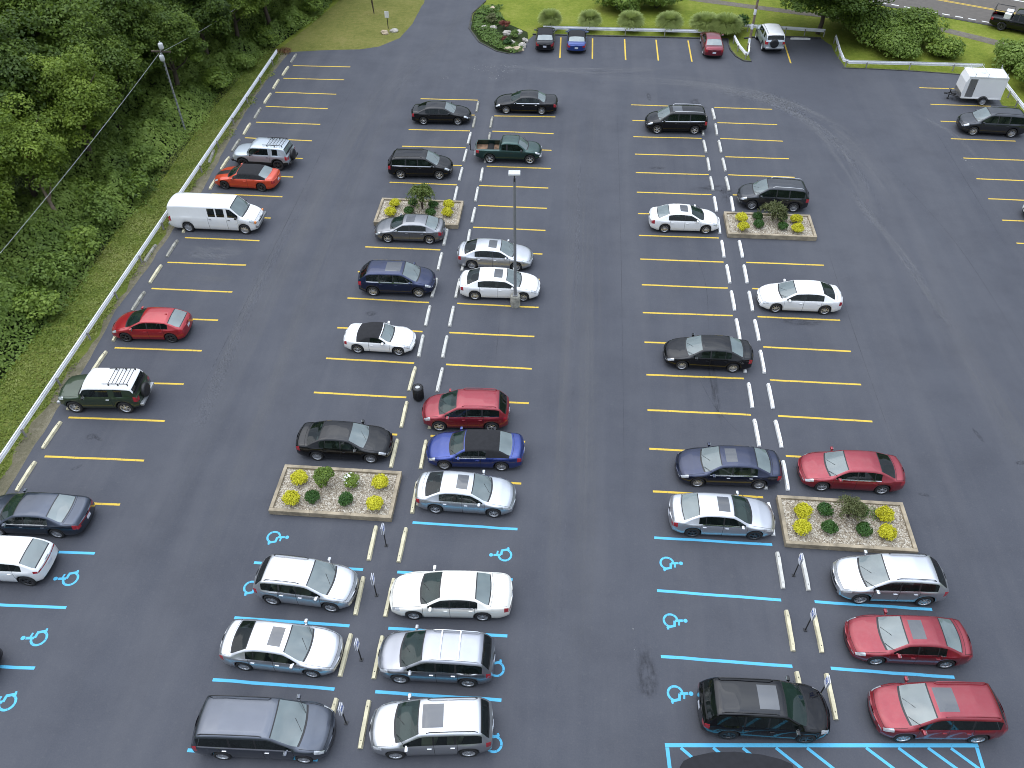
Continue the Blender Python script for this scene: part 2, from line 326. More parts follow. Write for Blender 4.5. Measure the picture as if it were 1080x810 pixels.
# ---- surveyed ground coordinates in metres
LINES= [('A', 0, -26.32, 71.41, -20.96, 71.46, 0), ('A', 1, -26.44, 68.73, -20.9, 68.75, 0), ('A', 2, -26.36, 65.94, -20.93, 65.88, 0), ('A', 3, -26.39, 63.24, -21.01, 63.15, 0), ('A', 4, -26.35, 60.4, -20.95, 60.39, 0), ('A', 5, -26.43, 57.76, -20.93, 57.62, 0), ('A', 6, -26.37, 54.98, -20.91, 54.84, 0), ('A', 7, -26.3, 52.2, -20.91, 52.11, 0), ('A', 8, -26.24, 49.42, -20.94, 49.37, 0), ('A', 9, -26.18, 46.64, -20.97, 46.6, 0), ('A', 10, -26.11, 43.86, -20.93, 43.86, 0), ('A', 11, -26.21, 41.04, -20.97, 41.1, 0), ('A', 12, -26.16, 38.27, -20.94, 38.29, 0), ('A', 13, -26.13, 35.5, -20.91, 35.56, 0), ('A', 14, -26.09, 32.73, -20.93, 32.83, 0), ('A', 15, -26.13, 29.95, -20.96, 30.08, 0), ('A', 16, -26.17, 27.18, -20.93, 27.32, 0), ('A', 17, -26.11, 24.48, -20.93, 24.59, 0), ('A', 18, -26.07, 21.68, -20.98, 21.84, 0), ('A', 19, -26.05, 18.92, -20.96, 19.08, 1), ('A', 20, -26.03, 16.15, -20.96, 16.31, 1), ('A', 21, -26.01, 13.38, -20.95, 13.56, 1), ('B', 0, -13.47, 65.5, -8.54, 65.56, 0), ('B', 1, -13.51, 62.74, -8.5, 62.82, 0), ('B', 2, -13.55, 59.98, -8.57, 60.1, 0), ('B', 3, -13.6, 57.25, -8.58, 57.35, 0), ('B', 4, -13.58, 54.56, -8.54, 54.61, 0), ('B', 5, -13.56, 51.87, -8.54, 51.84, 0), ('B', 8, -13.64, 43.67, -8.59, 43.67, 0), ('B', 9, -13.54, 40.94, -8.53, 40.9, 0), ('B', 10, -13.6, 38.22, -8.48, 38.14, 0), ('B', 11, -13.57, 35.41, -8.45, 35.43, 0), ('B', 12, -13.58, 32.74, -8.49, 32.7, 0), ('B', 13, -13.58, 29.99, -8.46, 29.98, 0), ('B', 14, -13.53, 27.33, -8.46, 27.28, 0), ('B', 17, -13.52, 19.16, -8.52, 19.16, 1), ('B', 18, -13.52, 16.4, -8.51, 16.42, 1), ('B', 19, -13.5, 13.65, -8.49, 13.65, 1), ('B', 20, -13.5, 10.87, -8.47, 10.9, 1), ('C', 0, -6.85, 62.8, -1.79, 62.95, 0), ('C', 1, -6.76, 60.17, -1.81, 60.07, 0), ('C', 2, -6.7, 57.41, -1.85, 57.38, 0), ('C', 3, -6.64, 54.65, -1.78, 54.63, 0), ('C', 4, -6.89, 51.87, -1.83, 51.87, 0), ('C', 5, -6.69, 49.2, -1.78, 49.17, 0), ('C', 6, -6.72, 46.46, -1.75, 46.43, 0), ('C', 7, -6.73, 43.7, -1.81, 43.68, 0), ('C', 8, -6.74, 40.95, -1.84, 40.95, 0), ('C', 9, -6.74, 38.19, -1.74, 38.15, 0), ('C', 10, -6.85, 35.46, -1.83, 35.46, 0), ('C', 11, -6.67, 32.73, -1.81, 32.73, 0), ('C', 12, -6.7, 30.02, -1.79, 30.04, 0), ('C', 13, -6.72, 27.32, -1.8, 27.29, 0), ('C', 14, -6.73, 24.6, -1.8, 24.56, 0), ('C', 15, -6.73, 21.88, -1.78, 21.86, 1), ('C', 16, -6.96, 19.17, -1.79, 19.17, 1), ('C', 17, -6.84, 16.43, -1.79, 16.47, 1), ('C', 18, -6.84, 13.66, -1.79, 13.72, 1), ('D', 0, 4.49, 65.53, 9.96, 65.51, 0), ('D', 1, 4.53, 62.75, 9.96, 62.77, 0), ('D', 2, 4.55, 60.0, 9.93, 60.08, 0), ('D', 3, 4.6, 57.24, 9.93, 57.28, 0), ('D', 4, 4.59, 54.48, 9.99, 54.55, 0), ('D', 5, 4.59, 51.75, 9.93, 51.77, 0), ('D', 6, 4.59, 48.94, 9.92, 49.06, 0), ('D', 7, 4.58, 46.27, 9.91, 46.34, 0), ('D', 8, 4.59, 43.57, 9.95, 43.63, 0), ('D', 9, 4.6, 40.86, 9.94, 40.89, 0), ('D', 10, 4.57, 38.12, 9.94, 38.22, 0), ('D', 11, 4.58, 35.43, 9.95, 35.51, 0), ('D', 12, 4.59, 32.73, 9.96, 32.8, 0), ('D', 13, 4.55, 30.0, 9.99, 30.06, 0), ('D', 14, 4.54, 27.28, 9.93, 27.33, 0), ('D', 15, 4.61, 24.56, 9.88, 24.61, 0), ('D', 16, 4.56, 21.88, 9.92, 21.91, 1), ('D', 17, 4.56, 19.11, 9.89, 19.06, 1), ('D', 18, 4.58, 16.05, 9.88, 16.03, 1), ('E', 0, 11.43, 65.51, 16.2, 65.48, 0), ('E', 1, 11.43, 62.81, 16.22, 62.8, 0), ('E', 2, 11.38, 60.17, 16.26, 60.05, 0), ('E', 3, 11.49, 57.3, 16.28, 57.31, 0), ('E', 4, 11.41, 54.62, 16.26, 54.6, 0), ('E', 5, 11.45, 51.84, 16.28, 51.89, 0), ('E', 8, 11.41, 43.7, 16.34, 43.74, 0), ('E', 9, 11.44, 40.96, 16.3, 41.0, 0), ('E', 10, 11.41, 38.23, 16.26, 38.25, 0), ('E', 11, 11.38, 35.52, 16.31, 35.5, 0), ('E', 12, 11.37, 32.8, 16.29, 32.79, 0), ('E', 13, 11.41, 30.09, 16.26, 30.05, 0), ('E', 14, 11.38, 27.32, 16.26, 27.31, 0), ('E', 17, 11.32, 19.09, 16.25, 19.09, 1), ('E', 18, 11.42, 16.06, 16.28, 16.06, 1), ('F', 0, 29.48, 70.41, 34.38, 70.36, 0), ('F', 1, 29.54, 67.27, 34.44, 67.22, 0), ('F', 2, 29.5, 64.26, 34.4, 64.21, 0), ('F', 3, 29.46, 61.32, 34.36, 61.27, 0), ('F', 4, 29.49, 58.31, 34.39, 58.26, 0), ('F', 5, 29.51, 55.29, 34.41, 55.24, 0), ('F', 6, 29.46, 52.57, 34.36, 52.52, 0), ('F', 7, 29.5, 49.85, 34.4, 49.8, 0), ('F', 8, 29.5, 47.13, 34.4, 47.08, 0), ('F', 9, 29.49, 43.92, 34.39, 43.87, 0), ('F', 10, 29.49, 41.01, 34.39, 40.96, 0), ('F', 11, 29.48, 38.1, 34.38, 38.05, 0), ('F', 12, 29.48, 35.19, 34.38, 35.14, 0), ('F', 13, 29.48, 32.27, 34.38, 32.22, 0)]
STOPS= [('A', -1, -26.68, 72.89), ('A', 0, -26.68, 70.12), ('A', 1, -26.7, 67.39), ('A', 2, -26.67, 64.64), ('A', 3, -26.67, 61.87), ('A', 4, -26.69, 59.13), ('A', 5, -26.7, 56.43), ('A', 6, -26.64, 53.65), ('A', 7, -26.57, 50.87), ('A', 8, -26.51, 48.09), ('A', 9, -26.45, 45.31), ('A', 10, -26.46, 42.51), ('A', 11, -26.49, 39.71), ('A', 12, -26.44, 36.94), ('A', 13, -26.41, 34.17), ('A', 14, -26.41, 31.4), ('A', 15, -26.45, 28.62), ('A', 16, -26.44, 25.88), ('A', 17, -26.39, 23.14), ('A', 18, -26.36, 20.36), ('A', 19, -26.34, 17.59), ('A', 20, -26.32, 14.82), ('A', 21, -26.3, 12.05), ('B', 0, -8.4, 64.25), ('B', 1, -8.41, 61.52), ('B', 2, -8.46, 58.78), ('B', 3, -8.44, 56.03), ('B', 4, -8.42, 53.28), ('B', 5, -8.43, 50.53), ('B', 7, -8.46, 45.08), ('B', 8, -8.44, 42.34), ('B', 9, -8.39, 39.58), ('B', 10, -8.35, 36.84), ('B', 11, -8.35, 34.12), ('B', 12, -8.36, 31.4), ('B', 13, -8.34, 28.69), ('B', 14, -8.35, 25.98), ('B', 16, -8.39, 20.57), ('B', 17, -8.4, 17.84), ('B', 18, -8.38, 15.09), ('B', 19, -8.36, 12.33), ('C', 0, -6.95, 61.54), ('C', 1, -6.88, 58.85), ('C', 2, -6.82, 56.09), ('C', 3, -6.91, 53.32), ('C', 4, -6.94, 50.59), ('C', 5, -6.85, 47.88), ('C', 6, -6.87, 45.13), ('C', 7, -6.88, 42.38), ('C', 8, -6.89, 39.62), ('C', 9, -6.94, 36.88), ('C', 10, -6.92, 34.15), ('C', 11, -6.84, 31.43), ('C', 12, -6.86, 28.73), ('C', 13, -6.87, 26.02), ('C', 14, -6.88, 23.3), ('C', 15, -6.99, 20.58), ('C', 16, -7.05, 17.86), ('C', 17, -6.99, 15.1), ('C', 18, -6.98, 12.35), ('D', 1, 10.09, 61.48), ('D', 2, 10.08, 58.73), ('D', 3, 10.11, 55.97), ('D', 4, 10.11, 53.22), ('D', 5, 10.07, 50.47), ('D', 6, 10.06, 47.76), ('D', 7, 10.08, 45.04), ('D', 8, 10.1, 42.31), ('D', 9, 10.09, 39.61), ('D', 10, 10.1, 36.92), ('D', 11, 10.1, 34.21), ('D', 12, 10.12, 31.48), ('D', 13, 10.11, 28.75), ('D', 14, 10.06, 26.03), ('D', 15, 10.05, 23.31), ('D', 16, 10.05, 20.54), ('D', 17, 10.03, 17.61), ('D', 18, 10.04, 14.86), ('E', 0, 11.23, 64.21), ('E', 1, 11.2, 61.54), ('E', 2, 11.23, 58.79), ('E', 3, 11.25, 56.01), ('E', 4, 11.23, 53.28), ('E', 5, 11.24, 50.54), ('E', 7, 11.22, 45.11), ('E', 8, 11.22, 42.38), ('E', 9, 11.22, 39.65), ('E', 10, 11.19, 36.93), ('E', 11, 11.17, 34.21), ('E', 12, 11.19, 31.5), ('E', 13, 11.2, 28.76), ('E', 14, 11.17, 26.01), ('E', 16, 11.13, 20.52), ('E', 17, 11.17, 17.64), ('E', 18, 11.2, 14.87)]
CARS= {'A1': (-23.58, 53.04, 176.9, 2.89), 'A2': (-23.99, 50.02, 177.2, 2.79), 'A3': (-24.03, 44.55, -0.3, 4.12), 'A4': (-24.21, 33.35, 182.6, 2.68), 'A5': (-24.48, 27.65, 183.4, 2.74), 'B1': (-11.05, 60.92, 2.2, 2.8), 'B2': (-11.36, 52.42, 2.3, 2.87), 'B3': (-10.79, 44.25, 180.5, 2.82), 'B4': (-10.59, 38.57, 1.2, 2.85), 'B5': (-10.64, 33.28, -0.6, 2.35), 'B6': (-10.77, 25.28, 0.6, 2.72), 'B7': (-10.71, 17.08, -3.2, 2.73), 'B8': (-10.87, 14.11, -1.7, 2.82), 'B9': (-10.43, 10.71, 2.1, 3.15), 'C1': (-4.43, 63.23, 180.4, 3.0), 'C2': (-4.91, 55.13, 1.2, 3.08), 'C3': (-4.81, 41.7, -0.3, 2.86), 'C4': (-4.2, 38.64, 1.3, 3.05), 'C5': (-4.94, 27.76, 183.1, 2.72), 'C6': (-4.26, 25.22, 182.4, 2.84), 'C7': (-4.33, 22.47, -0.6, 2.77), 'C8': (-4.35, 17.01, 183.1, 2.87), 'C9': (-4.52, 14.13, 181.2, 2.72), 'C10': (-4.16, 11.33, 186.3, 2.59), 'D1': (7.89, 60.65, 181.6, 2.97), 'D2': (7.66, 46.73, 1.2, 2.76), 'D3': (7.94, 33.26, 179.9, 2.81), 'D4': (8.21, 25.05, 181.7, 2.97), 'D5': (7.68, 22.09, 1.1, 2.82), 'D6': (8.36, 12.94, 1.5, 2.84), 'E1': (13.91, 49.92, 177.5, 2.85), 'E2': (13.92, 38.7, 180.2, 2.88), 'E3': (14.09, 25.21, 180.4, 2.83), 'E4': (14.5, 19.19, 182.1, 2.7), 'E5': (14.55, 16.4, 181.5, 2.76), 'E6': (14.84, 13.39, 183.6, 2.66), 'F1': (32.66, 61.89, 176.9, 2.89)}
LOT = [(-26.81, 18.2), (-26.86, 22.03), (-27.03, 26.86), (-27.04, 30.87), (-27.48, 35.98), (-27.26, 40.31), (-27.27, 44.79), (-27.05, 49.92), (-27.81, 61.97), (-27.85, 67.96), (-27.49, 74.34), (-24.61, 74.96), (-20.89, 75.41), (-19.21, 76.18), (-17.61, 78.33), (-16.99, 81.94), (-16.76, 87.57), (-16.89, 91.85), (-17.31, 97.29), (-10.39, 97.68), (-10.17, 92.24), (-10.25, 88.49), (-11.21, 85.07), (-11.02, 81.14), (-9.73, 77.9), (-7.88, 75.83), (-6.67, 75.34), (-5.66, 76.14), (-5.18, 78.4), (-4.63, 79.82), (-2.13, 79.86), (2.48, 79.91), (7.96, 79.9), (14.12, 79.94), (14.03, 78.69), (14.08, 77.37), (14.43, 75.96), (15.0, 75.05), (15.65, 74.94), (15.65, 75.76), (15.7, 78.13), (16.43, 80.42), (19.81, 80.74), (23.1, 80.6), (23.65, 79.07), (23.75, 76.27), (23.9, 74.16), (26.7, 74.07), (27.97, 73.97), (34.0, 73.39), (36.13, 72.44), (35.54, 68.71), (35.41, 67.47), (36.32, 66.95), (37.22, 64.41)]
ISLAND = [(14.12, 79.94), (14.03, 78.69), (14.08, 77.37), (14.43, 75.96), (15.0, 75.05), (15.65, 74.94), (15.65, 75.76), (15.15, 76.47), (14.77, 80.09)]
P1 = [(-13.57, 49.23), (-7.73, 49.45), (-7.71, 46.39), (-13.49, 46.16)]
P2 = [(-13.6, 24.63), (-7.76, 24.65), (-7.71, 21.9), (-13.49, 21.81)]
P3 = [(10.55, 49.12), (16.34, 49.19), (16.29, 46.6), (10.48, 46.42)]
P4 = [(10.56, 24.55), (16.27, 24.53), (16.31, 21.97), (10.46, 21.79)]
SHRUBS= {'P1': {'y': [(-12.4, 48.29), (-12.53, 47.21), (-8.64, 48.35), (-8.6, 47.35)], 'g': [(-11.17, 48.51), (-11.28, 47.49), (-9.71, 48.33), (-9.77, 47.4)], 't': [(-10.46, 48.11)]}, 'P2': {'y': [(-12.58, 23.73), (-12.62, 22.49), (-8.59, 23.76), (-8.58, 22.49)], 'g': [(-11.65, 22.69), (-10.01, 22.66), (-9.97, 23.73)], 't': [(-11.27, 23.75)]}, 'P3': {'y': [(11.52, 48.18), (11.5, 47.01), (15.21, 48.23), (15.11, 47.09)], 'g': [(12.65, 48.43), (12.61, 47.48), (14.3, 48.45), (14.17, 47.38)], 't': [(13.68, 48.47)]}, 'P4': {'y': [(11.46, 23.55), (11.26, 22.63), (15.22, 23.67), (15.07, 22.65)], 'g': [(12.52, 23.75), (12.52, 22.76), (14.09, 22.76), (14.12, 23.85)], 't': [(13.52, 23.65)]}}
SYM = [(-12.92, 20.55), (-13.16, 17.88), (-2.35, 20.43), (-2.21, 15.0), (-2.03, 12.02), (5.18, 20.53), (5.18, 17.69), (5.18, 14.51), (-21.56, 17.72), (-21.55, 14.86), (-21.44, 12.12)]
WOODEDGE = [(-31.39, 29.71), (-31.41, 32.89), (-30.99, 35.53), (-30.6, 39.87), (-30.83, 44.74), (-30.28, 51.02), (-30.61, 56.76), (-30.29, 62.49), (-29.8, 70.01), (-29.11, 73.59), (-28.11, 76.53), (-27.03, 81.33), (-25.67, 87.94)]
BED = [(-10.22, 87.76), (-11.21, 85.07), (-11.02, 81.14), (-9.73, 77.9), (-7.88, 75.83), (-6.67, 75.34), (-5.66, 76.14), (-5.18, 78.4), (-5.11, 80.03), (-6.93, 81.82), (-8.72, 85.73)]
# ------------------------------------------------------------------ vehicles
def smooth_profile(keys, sigma=.05):
    xs = np.array([k[0] for k in keys]); zs = np.array([k[1] for k in keys])
    g = np.arange(xs[0]-.5, xs[-1]+.5, .01); v = np.interp(g, xs, zs)
    k = np.arange(-25, 26)*.01; w = np.exp(-.5*(k/sigma)**2); w /= w.sum()
    s = np.convolve(np.pad(v, 25, mode='edge'), w, mode='valid')
    return lambda x: float(np.interp(x, g, s))

def sstep(t): t = min(1, max(0, t)); return t*t*(3-2*t)

_wheel_cache = {}
def wheel_meshes(r, w, style):
    key = (round(r, 2), w, style)
    if key in _wheel_cache: return _wheel_cache[key]
    t = MB(); rr = r*.68
    t.lathe([(rr, -w/2), (r*.93, -w/2), (r*.99, -w*.36), (r, 0), (r*.99, w*.36), (r*.93, w/2), (rr, w/2), (rr, -w/2)], 28, 0, 'Y')
    rm = MB()
    o = w/2
    rm.lathe([(rr+.005, o*.98), (rr*.93, o*1.02), (rr*.90, o*.6), (rr*.88, -o*.2)], 28, 0, 'Y')
    rm.lathe([(rr*.9, o*.05), (.001, o*.05)], 28, 1, 'Y', sm=False)
    rm.lathe([(rr*.26, o*.3), (rr*.24, o*.82), (rr*.12, o*.9), (.001, o*.9)], 16, 0, 'Y')
    n = {'five': 5, 'seven': 7, 'ten': 10, 'six': 6, 'dark': 5, 'cap': 8}[style]
    for i in range(n):
        a = 2*math.pi*i/n
        for da in ((-.16, .16) if style in ('five', 'dark') else (0,)):
            wd = rr*(.16 if style in ('five', 'dark') else (.30 if style == 'six' else .2 if style != 'cap' else .42))
            c, s_ = math.cos(a+da), math.sin(a+da)
            p = [(.16*rr, -wd/2), (.95*rr, -wd*.42), (.95*rr, wd*.42), (.16*rr, wd/2)]
            vs = []
            for yy in (.82*o, .45*o):
                for (u, v) in p:
                    vs.append((u*c-v*s_, yy*(1.0 if u < .5*rr else 1.02), u*s_+v*c))
            rm.add(vs, [(0, 1, 2, 3), (0, 4, 5, 1), (1, 5, 6, 2), (2, 6, 7, 3), (3, 7, 4, 0)])
    to = t.build('wheel', M['tyre']); ro = rm.build('rim', [M['rim_dark'] if style == 'dark' else M['rim'], M['well']])
    res = (to.data, ro.data)
    bpy.data.objects.remove(to); bpy.data.objects.remove(ro)
    _wheel_cache[key] = res
    return res

def add_wheel(root, x, y, r, w=.21, style='five', steer=0.0, name='wheel'):
    tm, rm = wheel_meshes(r, w, style)
    o = link(bpy.data.objects.new(name, tm), root); o.location = (x, y, r)
    o.rotation_euler = (0, random.random()*6.28, 0) if y > 0 else (0, random.random()*6.28, math.pi)
    if y < 0: o.rotation_euler = (math.pi, random.random()*6.28, 0)
    q = link(bpy.data.objects.new('rim', rm), o)
    return o

def vehicle(name, label, cat, px_, py_, ang, kind='sedan', paint_m=None, wb=2.8, fo=.92, ro=1.02, W=1.83, H=1.46, group=None, **k):
    """lofted car body with separate panes, lamps, wheels and fittings"""
    g = dict(sedan=dict(hz=1.0, nz=.74, dz=1.06, xw0=-.36, ws=.74, rb1=.24, rb0=-.44, bz=.93, tum=.42, r=.335, cr=.05),
             suv=dict(hz=1.14, nz=.90, dz=1.15, xw0=-.18, ws=.80, rb1=.42, rb0=.10, bz=1.05, tum=.28, r=.365, cr=.05),
             hatch=dict(hz=1.02, nz=.76, dz=1.02, xw0=-.22, ws=.84, rb1=.62, rb0=.14, bz=.95, tum=.36, r=.335, cr=.05),
             minivan=dict(hz=1.14, nz=.86, dz=1.15, xw0=-.20, ws=.92, rb1=.30, rb0=.08, bz=1.05, tum=.22, r=.345, cr=.05),
             van=dict(hz=1.30, nz=1.02, dz=1.25, xw0=-.08, ws=.66, rb1=.12, rb0=.03, bz=1.22, tum=.10, r=.375, cr=.09),
             fj=dict(hz=1.22, nz=1.08, dz=1.28, xw0=-.48, ws=.34, rb1=.26, rb0=.06, bz=1.16, tum=.16, r=.41, cr=.05),
             pickup=dict(hz=1.12, nz=.95, dz=1.10, xw0=-.35, ws=.60, rb1=0, rb0=0, bz=1.04, tum=.26, r=.38, cr=.05),
             roadster=dict(hz=.88, nz=.66, dz=.92, xw0=-.55, ws=.50, rb1=.5, rb0=.1, bz=.84, tum=.36, r=.33, cr=.05),
             conv=dict(hz=.98, nz=.74, dz=1.02, xw0=-.44, ws=.60, rb1=.10, rb0=-.42, bz=.92, tum=.38, r=.34, cr=.05))[kind].copy()
    g.update({a: b for a, b in k.items() if a in g})
    a = wb/2; xf = a+fo; xr = -a-ro
    xw0 = a+g['xw0']; xw1 = xw0-g['ws']
    hz, nz, dz, bz = g['hz'], g['nz'], g['dz'], g['bz']
    boxy = kind in ('suv', 'hatch', 'minivan', 'van', 'fj')
    nose = [(xw0+.02, hz), (a+.22, hz-.35*(hz-nz)), (xf-.22, nz+.03), (xf-.07, nz-.06), (xf, nz-.20)]
    if kind == 'fj' or kind == 'van': nose = [(xw0+.02, hz), (a+.25, hz-.05), (xf-.16, nz+.05), (xf-.05, nz-.04), (xf, nz-.16)]
    if kind == 'pickup':
        xc = xw1-k.get('cab', 1.35); zt_keys = [(xr, dz), (xc-.02, dz), (xc+.04, dz+.1), (xc+.12, H-.07), (xc+.35, H-.01), ((xc+xw1)/2, H), (xw1, H-.04)] + nose
        xb1, xb0 = xc+.12, xc+.03
    elif boxy:
        xb1 = xr+g['rb1']; xb0 = xr+g['rb0']
        zt_keys = [(xr, dz-.14), (xr+.03, dz-.03), (xb0, dz+.02), (xb1-.03, H-.10 if kind != 'hatch' else H-.12), (xb1+.15, H-.04), (xb1+.8, H), (xw1+.1-.3, H-.005), (xw1, H-.045)] + nose
    else:
        xb1 = -a+g['rb1']; xb0 = -a+g['rb0']
        zt_keys = [(xr, dz-.24), (xr+.05, dz-.10), (xr+.14, dz-.01), (xb0, dz+.015), (xb1, H-.07), (xb1+.35, H-.01), ((xb1+xw1)/2+.1, H), (xw1, H-.05)] + nose
    zt = smooth_profile(zt_keys, k.get('sig', .035 if kind in ('van', 'fj', 'pickup') else .045))
    zbk = [(xr, dz-.20), (xr+.15, min(dz-.05, bz+.03)), (-a, bz+.02), (0, bz), (xw0, min(bz, hz-.07)), (a+.25, hz-.30*(hz-nz)-.10), (xf-.2, nz-.05), (xf, nz-.24)]
    if kind == 'pickup': zbk = [(xr, dz-.03), (xc, dz-.03), (0.3, bz), (xw0, bz-.01), (a+.25, hz-.13), (xf-.2, nz-.06), (xf, nz-.24)]
    zb = smooth_profile(zbk, .12)
    wt = k.get('taper', 1.0)
    wkey = [(xr, 1-.17*wt), (xr+.10, 1-.075*wt), (xr+.45, 1-.02*wt), (-a, 1.0), (a-.3, 1.0), (a+.1, .995), (xf-.45, 1-.035*wt), (xf-.12, 1-.11*wt), (xf, 1-.22*wt)]
    if kind in ('van', 'fj', 'pickup', 'minivan'): wkey[0] = (xr, .93); wkey[1] = (xr+.1, .975); wkey[2] = (xr+.45, .995)
    wf = smooth_profile(wkey, .06)
    r = g['r']; ra = r+.055
    sill = k.get('sill', .20 if kind in ('sedan', 'roadster', 'conv', 'hatch') else .26 if kind not in ('fj', 'pickup') else .36)
    nb = k.get('nb', .20 if kind not in ('fj', 'van', 'pickup') else .10); rbw = k.get('rbw', .13 if not boxy else .07)
    wsb = k.get('wsb', .16 if kind not in ('fj',) else .06)
    # side glass intervals (rear to front)
    fw = xw0-.16
    if 'sw' in k: sw = [(p, q) for p, q in k['sw'](a, xr, xf, xw0, xw1, xb1)]
    elif kind == 'sedan': sw = [(-a+.20, -a+.50), (-a+.53, -.12), (-.06, fw)]
    elif kind in ('suv', 'minivan'): sw = [(xb1-.05, -a+.42), (-a+.50, -.14), (-.08, fw)]
    elif kind == 'hatch': sw = [(-a+.02, -a+.40), (-a+.44, -.14), (-.08, fw)]
    elif kind in ('conv', 'roadster'): sw = [(-a+.75, -.32), (-.28, fw)] if kind == 'conv' else [(xw1-.55, fw)]
    elif kind == 'fj': sw = [(-a-.12, -a+.30), (-a+.62, fw+.02)]
    elif kind == 'van': sw = k.get('sw_', [])
    elif kind == 'pickup': sw = [(xc+.14, xc+.50), (xc+.60, fw)]
    doors = k.get('doors', {'sedan': [-a+.30, -.10, a-.42], 'suv': [-a+.38, -.12, a-.40], 'hatch': [-a+.30, -.12, a-.42], 'minivan': [-a+.05, .10, a-.30],
             'conv': [-.42, a-.46], 'roadster': [-.5, a-.50], 'fj': [-a+.55, a-.46], 'pickup': [a-.44-1.15, a-.44] , 'van': [a-.40, a-1.42]}[kind])
    sun = k.get('sunroof')          # (x_front_offset from xw1, length)
    xs = set(np.round(np.arange(xr, xf, .14), 3)) | {xr, xr+.02, xr+.05, xr+.10, xr+.2, xr+.26, xf, xf-.02, xf-.05, xf-.10, xf-.16, xf-.24, xf-.42, xw0, xw0-.05, xw1, xb1, xb0, xw0+.08, xw1+.045, xb1-.045, xb0+.045}
    for c in (a, -a):
        for t in range(0, 181, 15): xs.add(c+ra*math.cos(R(t)))
        xs.add(c+ra+.004); xs.add(c-ra-.004)
    for p, q in sw: xs |= {p, q}
    for d in doors: xs |= {d, d+.016}
    if sun: xs |= {xw1-sun[0], xw1-sun[0]-sun[1]}
    if kind == 'pickup': xs |= {xr+.06, xc-.06}
    if kind in ('conv', 'roadster'): xs |= {xw1-.04}
    xs = sorted(x for x in xs if xr <= x <= xf)
    st = [xs[0]]
    for x in xs[1:]:
        if x-st[-1] > .0035: st.append(x)
    if st[-1] < xf-.001: st.append(xf)
    J = 14
    P = np.zeros((len(st), J+1, 3))
    for i, x in enumerate(st):
        w = W/2*wf(x); top = zt(x); b = min(zb(x), top-.015); h = top-b
        s = sill + .10*sstep((x-(xf-.5))/.5) + .12*sstep(((xr+.5)-x)/.5)
        us = s
        for c in (a, -a):
            d = abs(x-c)
            if d <= ra+1e-6: s = max(s, r+math.sqrt(max(0, ra*ra-d*d))); us = s
        b = max(b, s+.03)
        yb = .94*w; cmix = sstep((h-.07)/.22); yr = yb-g['tum']*h
        pts = [(0, us-.01), (.78*w, us-.01), (.93*w, us), (.985*w, s+.10*(b-s)), (1.0*w, s+.36*(b-s)), (.998*w, s+.62*(b-s)), (.985*w, s+.86*(b-s)), (.96*w, s+.97*(b-s))]
        rd = [(.94, .10), (.91, .30), (.87, .48), (.79, .68), (.56, .88), (.29, .97), (0, 1)]
        cr = g['cr']*(1 if h > .2 else 1); ze = max(h-cr, .5*h)
        bx = [(yb+(yr-yb)*.06, .06*ze), (yb+(yr-yb)*.85, .85*ze), (yb+(yr-yb)*.97-.012, .965*ze), (yr-.075, ze+.012), (yr*.64, ze+.62*cr), (yr*.32, ze+.92*cr), (0, h)]
        for (rf, rz), (by, bz_) in zip(rd, bx):
            pts.append((rf*w*(1-cmix)+by*cmix, b+(rz*h)*(1-cmix)+bz_*cmix))
        fx = nb*sstep((x-(a+.15))/(xf-a-.15)) ; rx = -rbw*sstep(((-a-.2)-x)/max(.1, (-a-.2-xr)))
        tw = wsb*math.exp(-((x-xw0)/.42)**2) + .05*math.exp(-((x-xw1)/.3)**2)
        if not boxy and kind != 'pickup': tw -= .10*math.exp(-((x-xb0)/.30)**2)
        for j, (yy, zz) in enumerate(pts):
            u = min(1, (yy/(W/2))**2)
            xx = x - (fx+rx)*u
            if j >= 9: xx += tw*(1-min(1, (yy/max(.1, yb))**2)) * (1 if j > 9 else .5)
            P[i, j] = (xx, yy, zz)
    Rn = 2*J
    verts = []; idx = {}
    for i in range(len(st)):
        for q in range(Rn):
            if q <= J: p = P[i, q]; verts.append((p[0], -p[1], p[2]))
            else: p = P[i, Rn-q]; verts.append((p[0], p[1], p[2]))
    parts = {}
    def put(key, f, slot=0): parts.setdefault(key, []).append((f, slot))
    SL = {'paint': 0, 'trim': 1, 'well': 2, 'gap': 3, 'chrome': 4, 'two': 5}
    clad = k.get('clad', False)
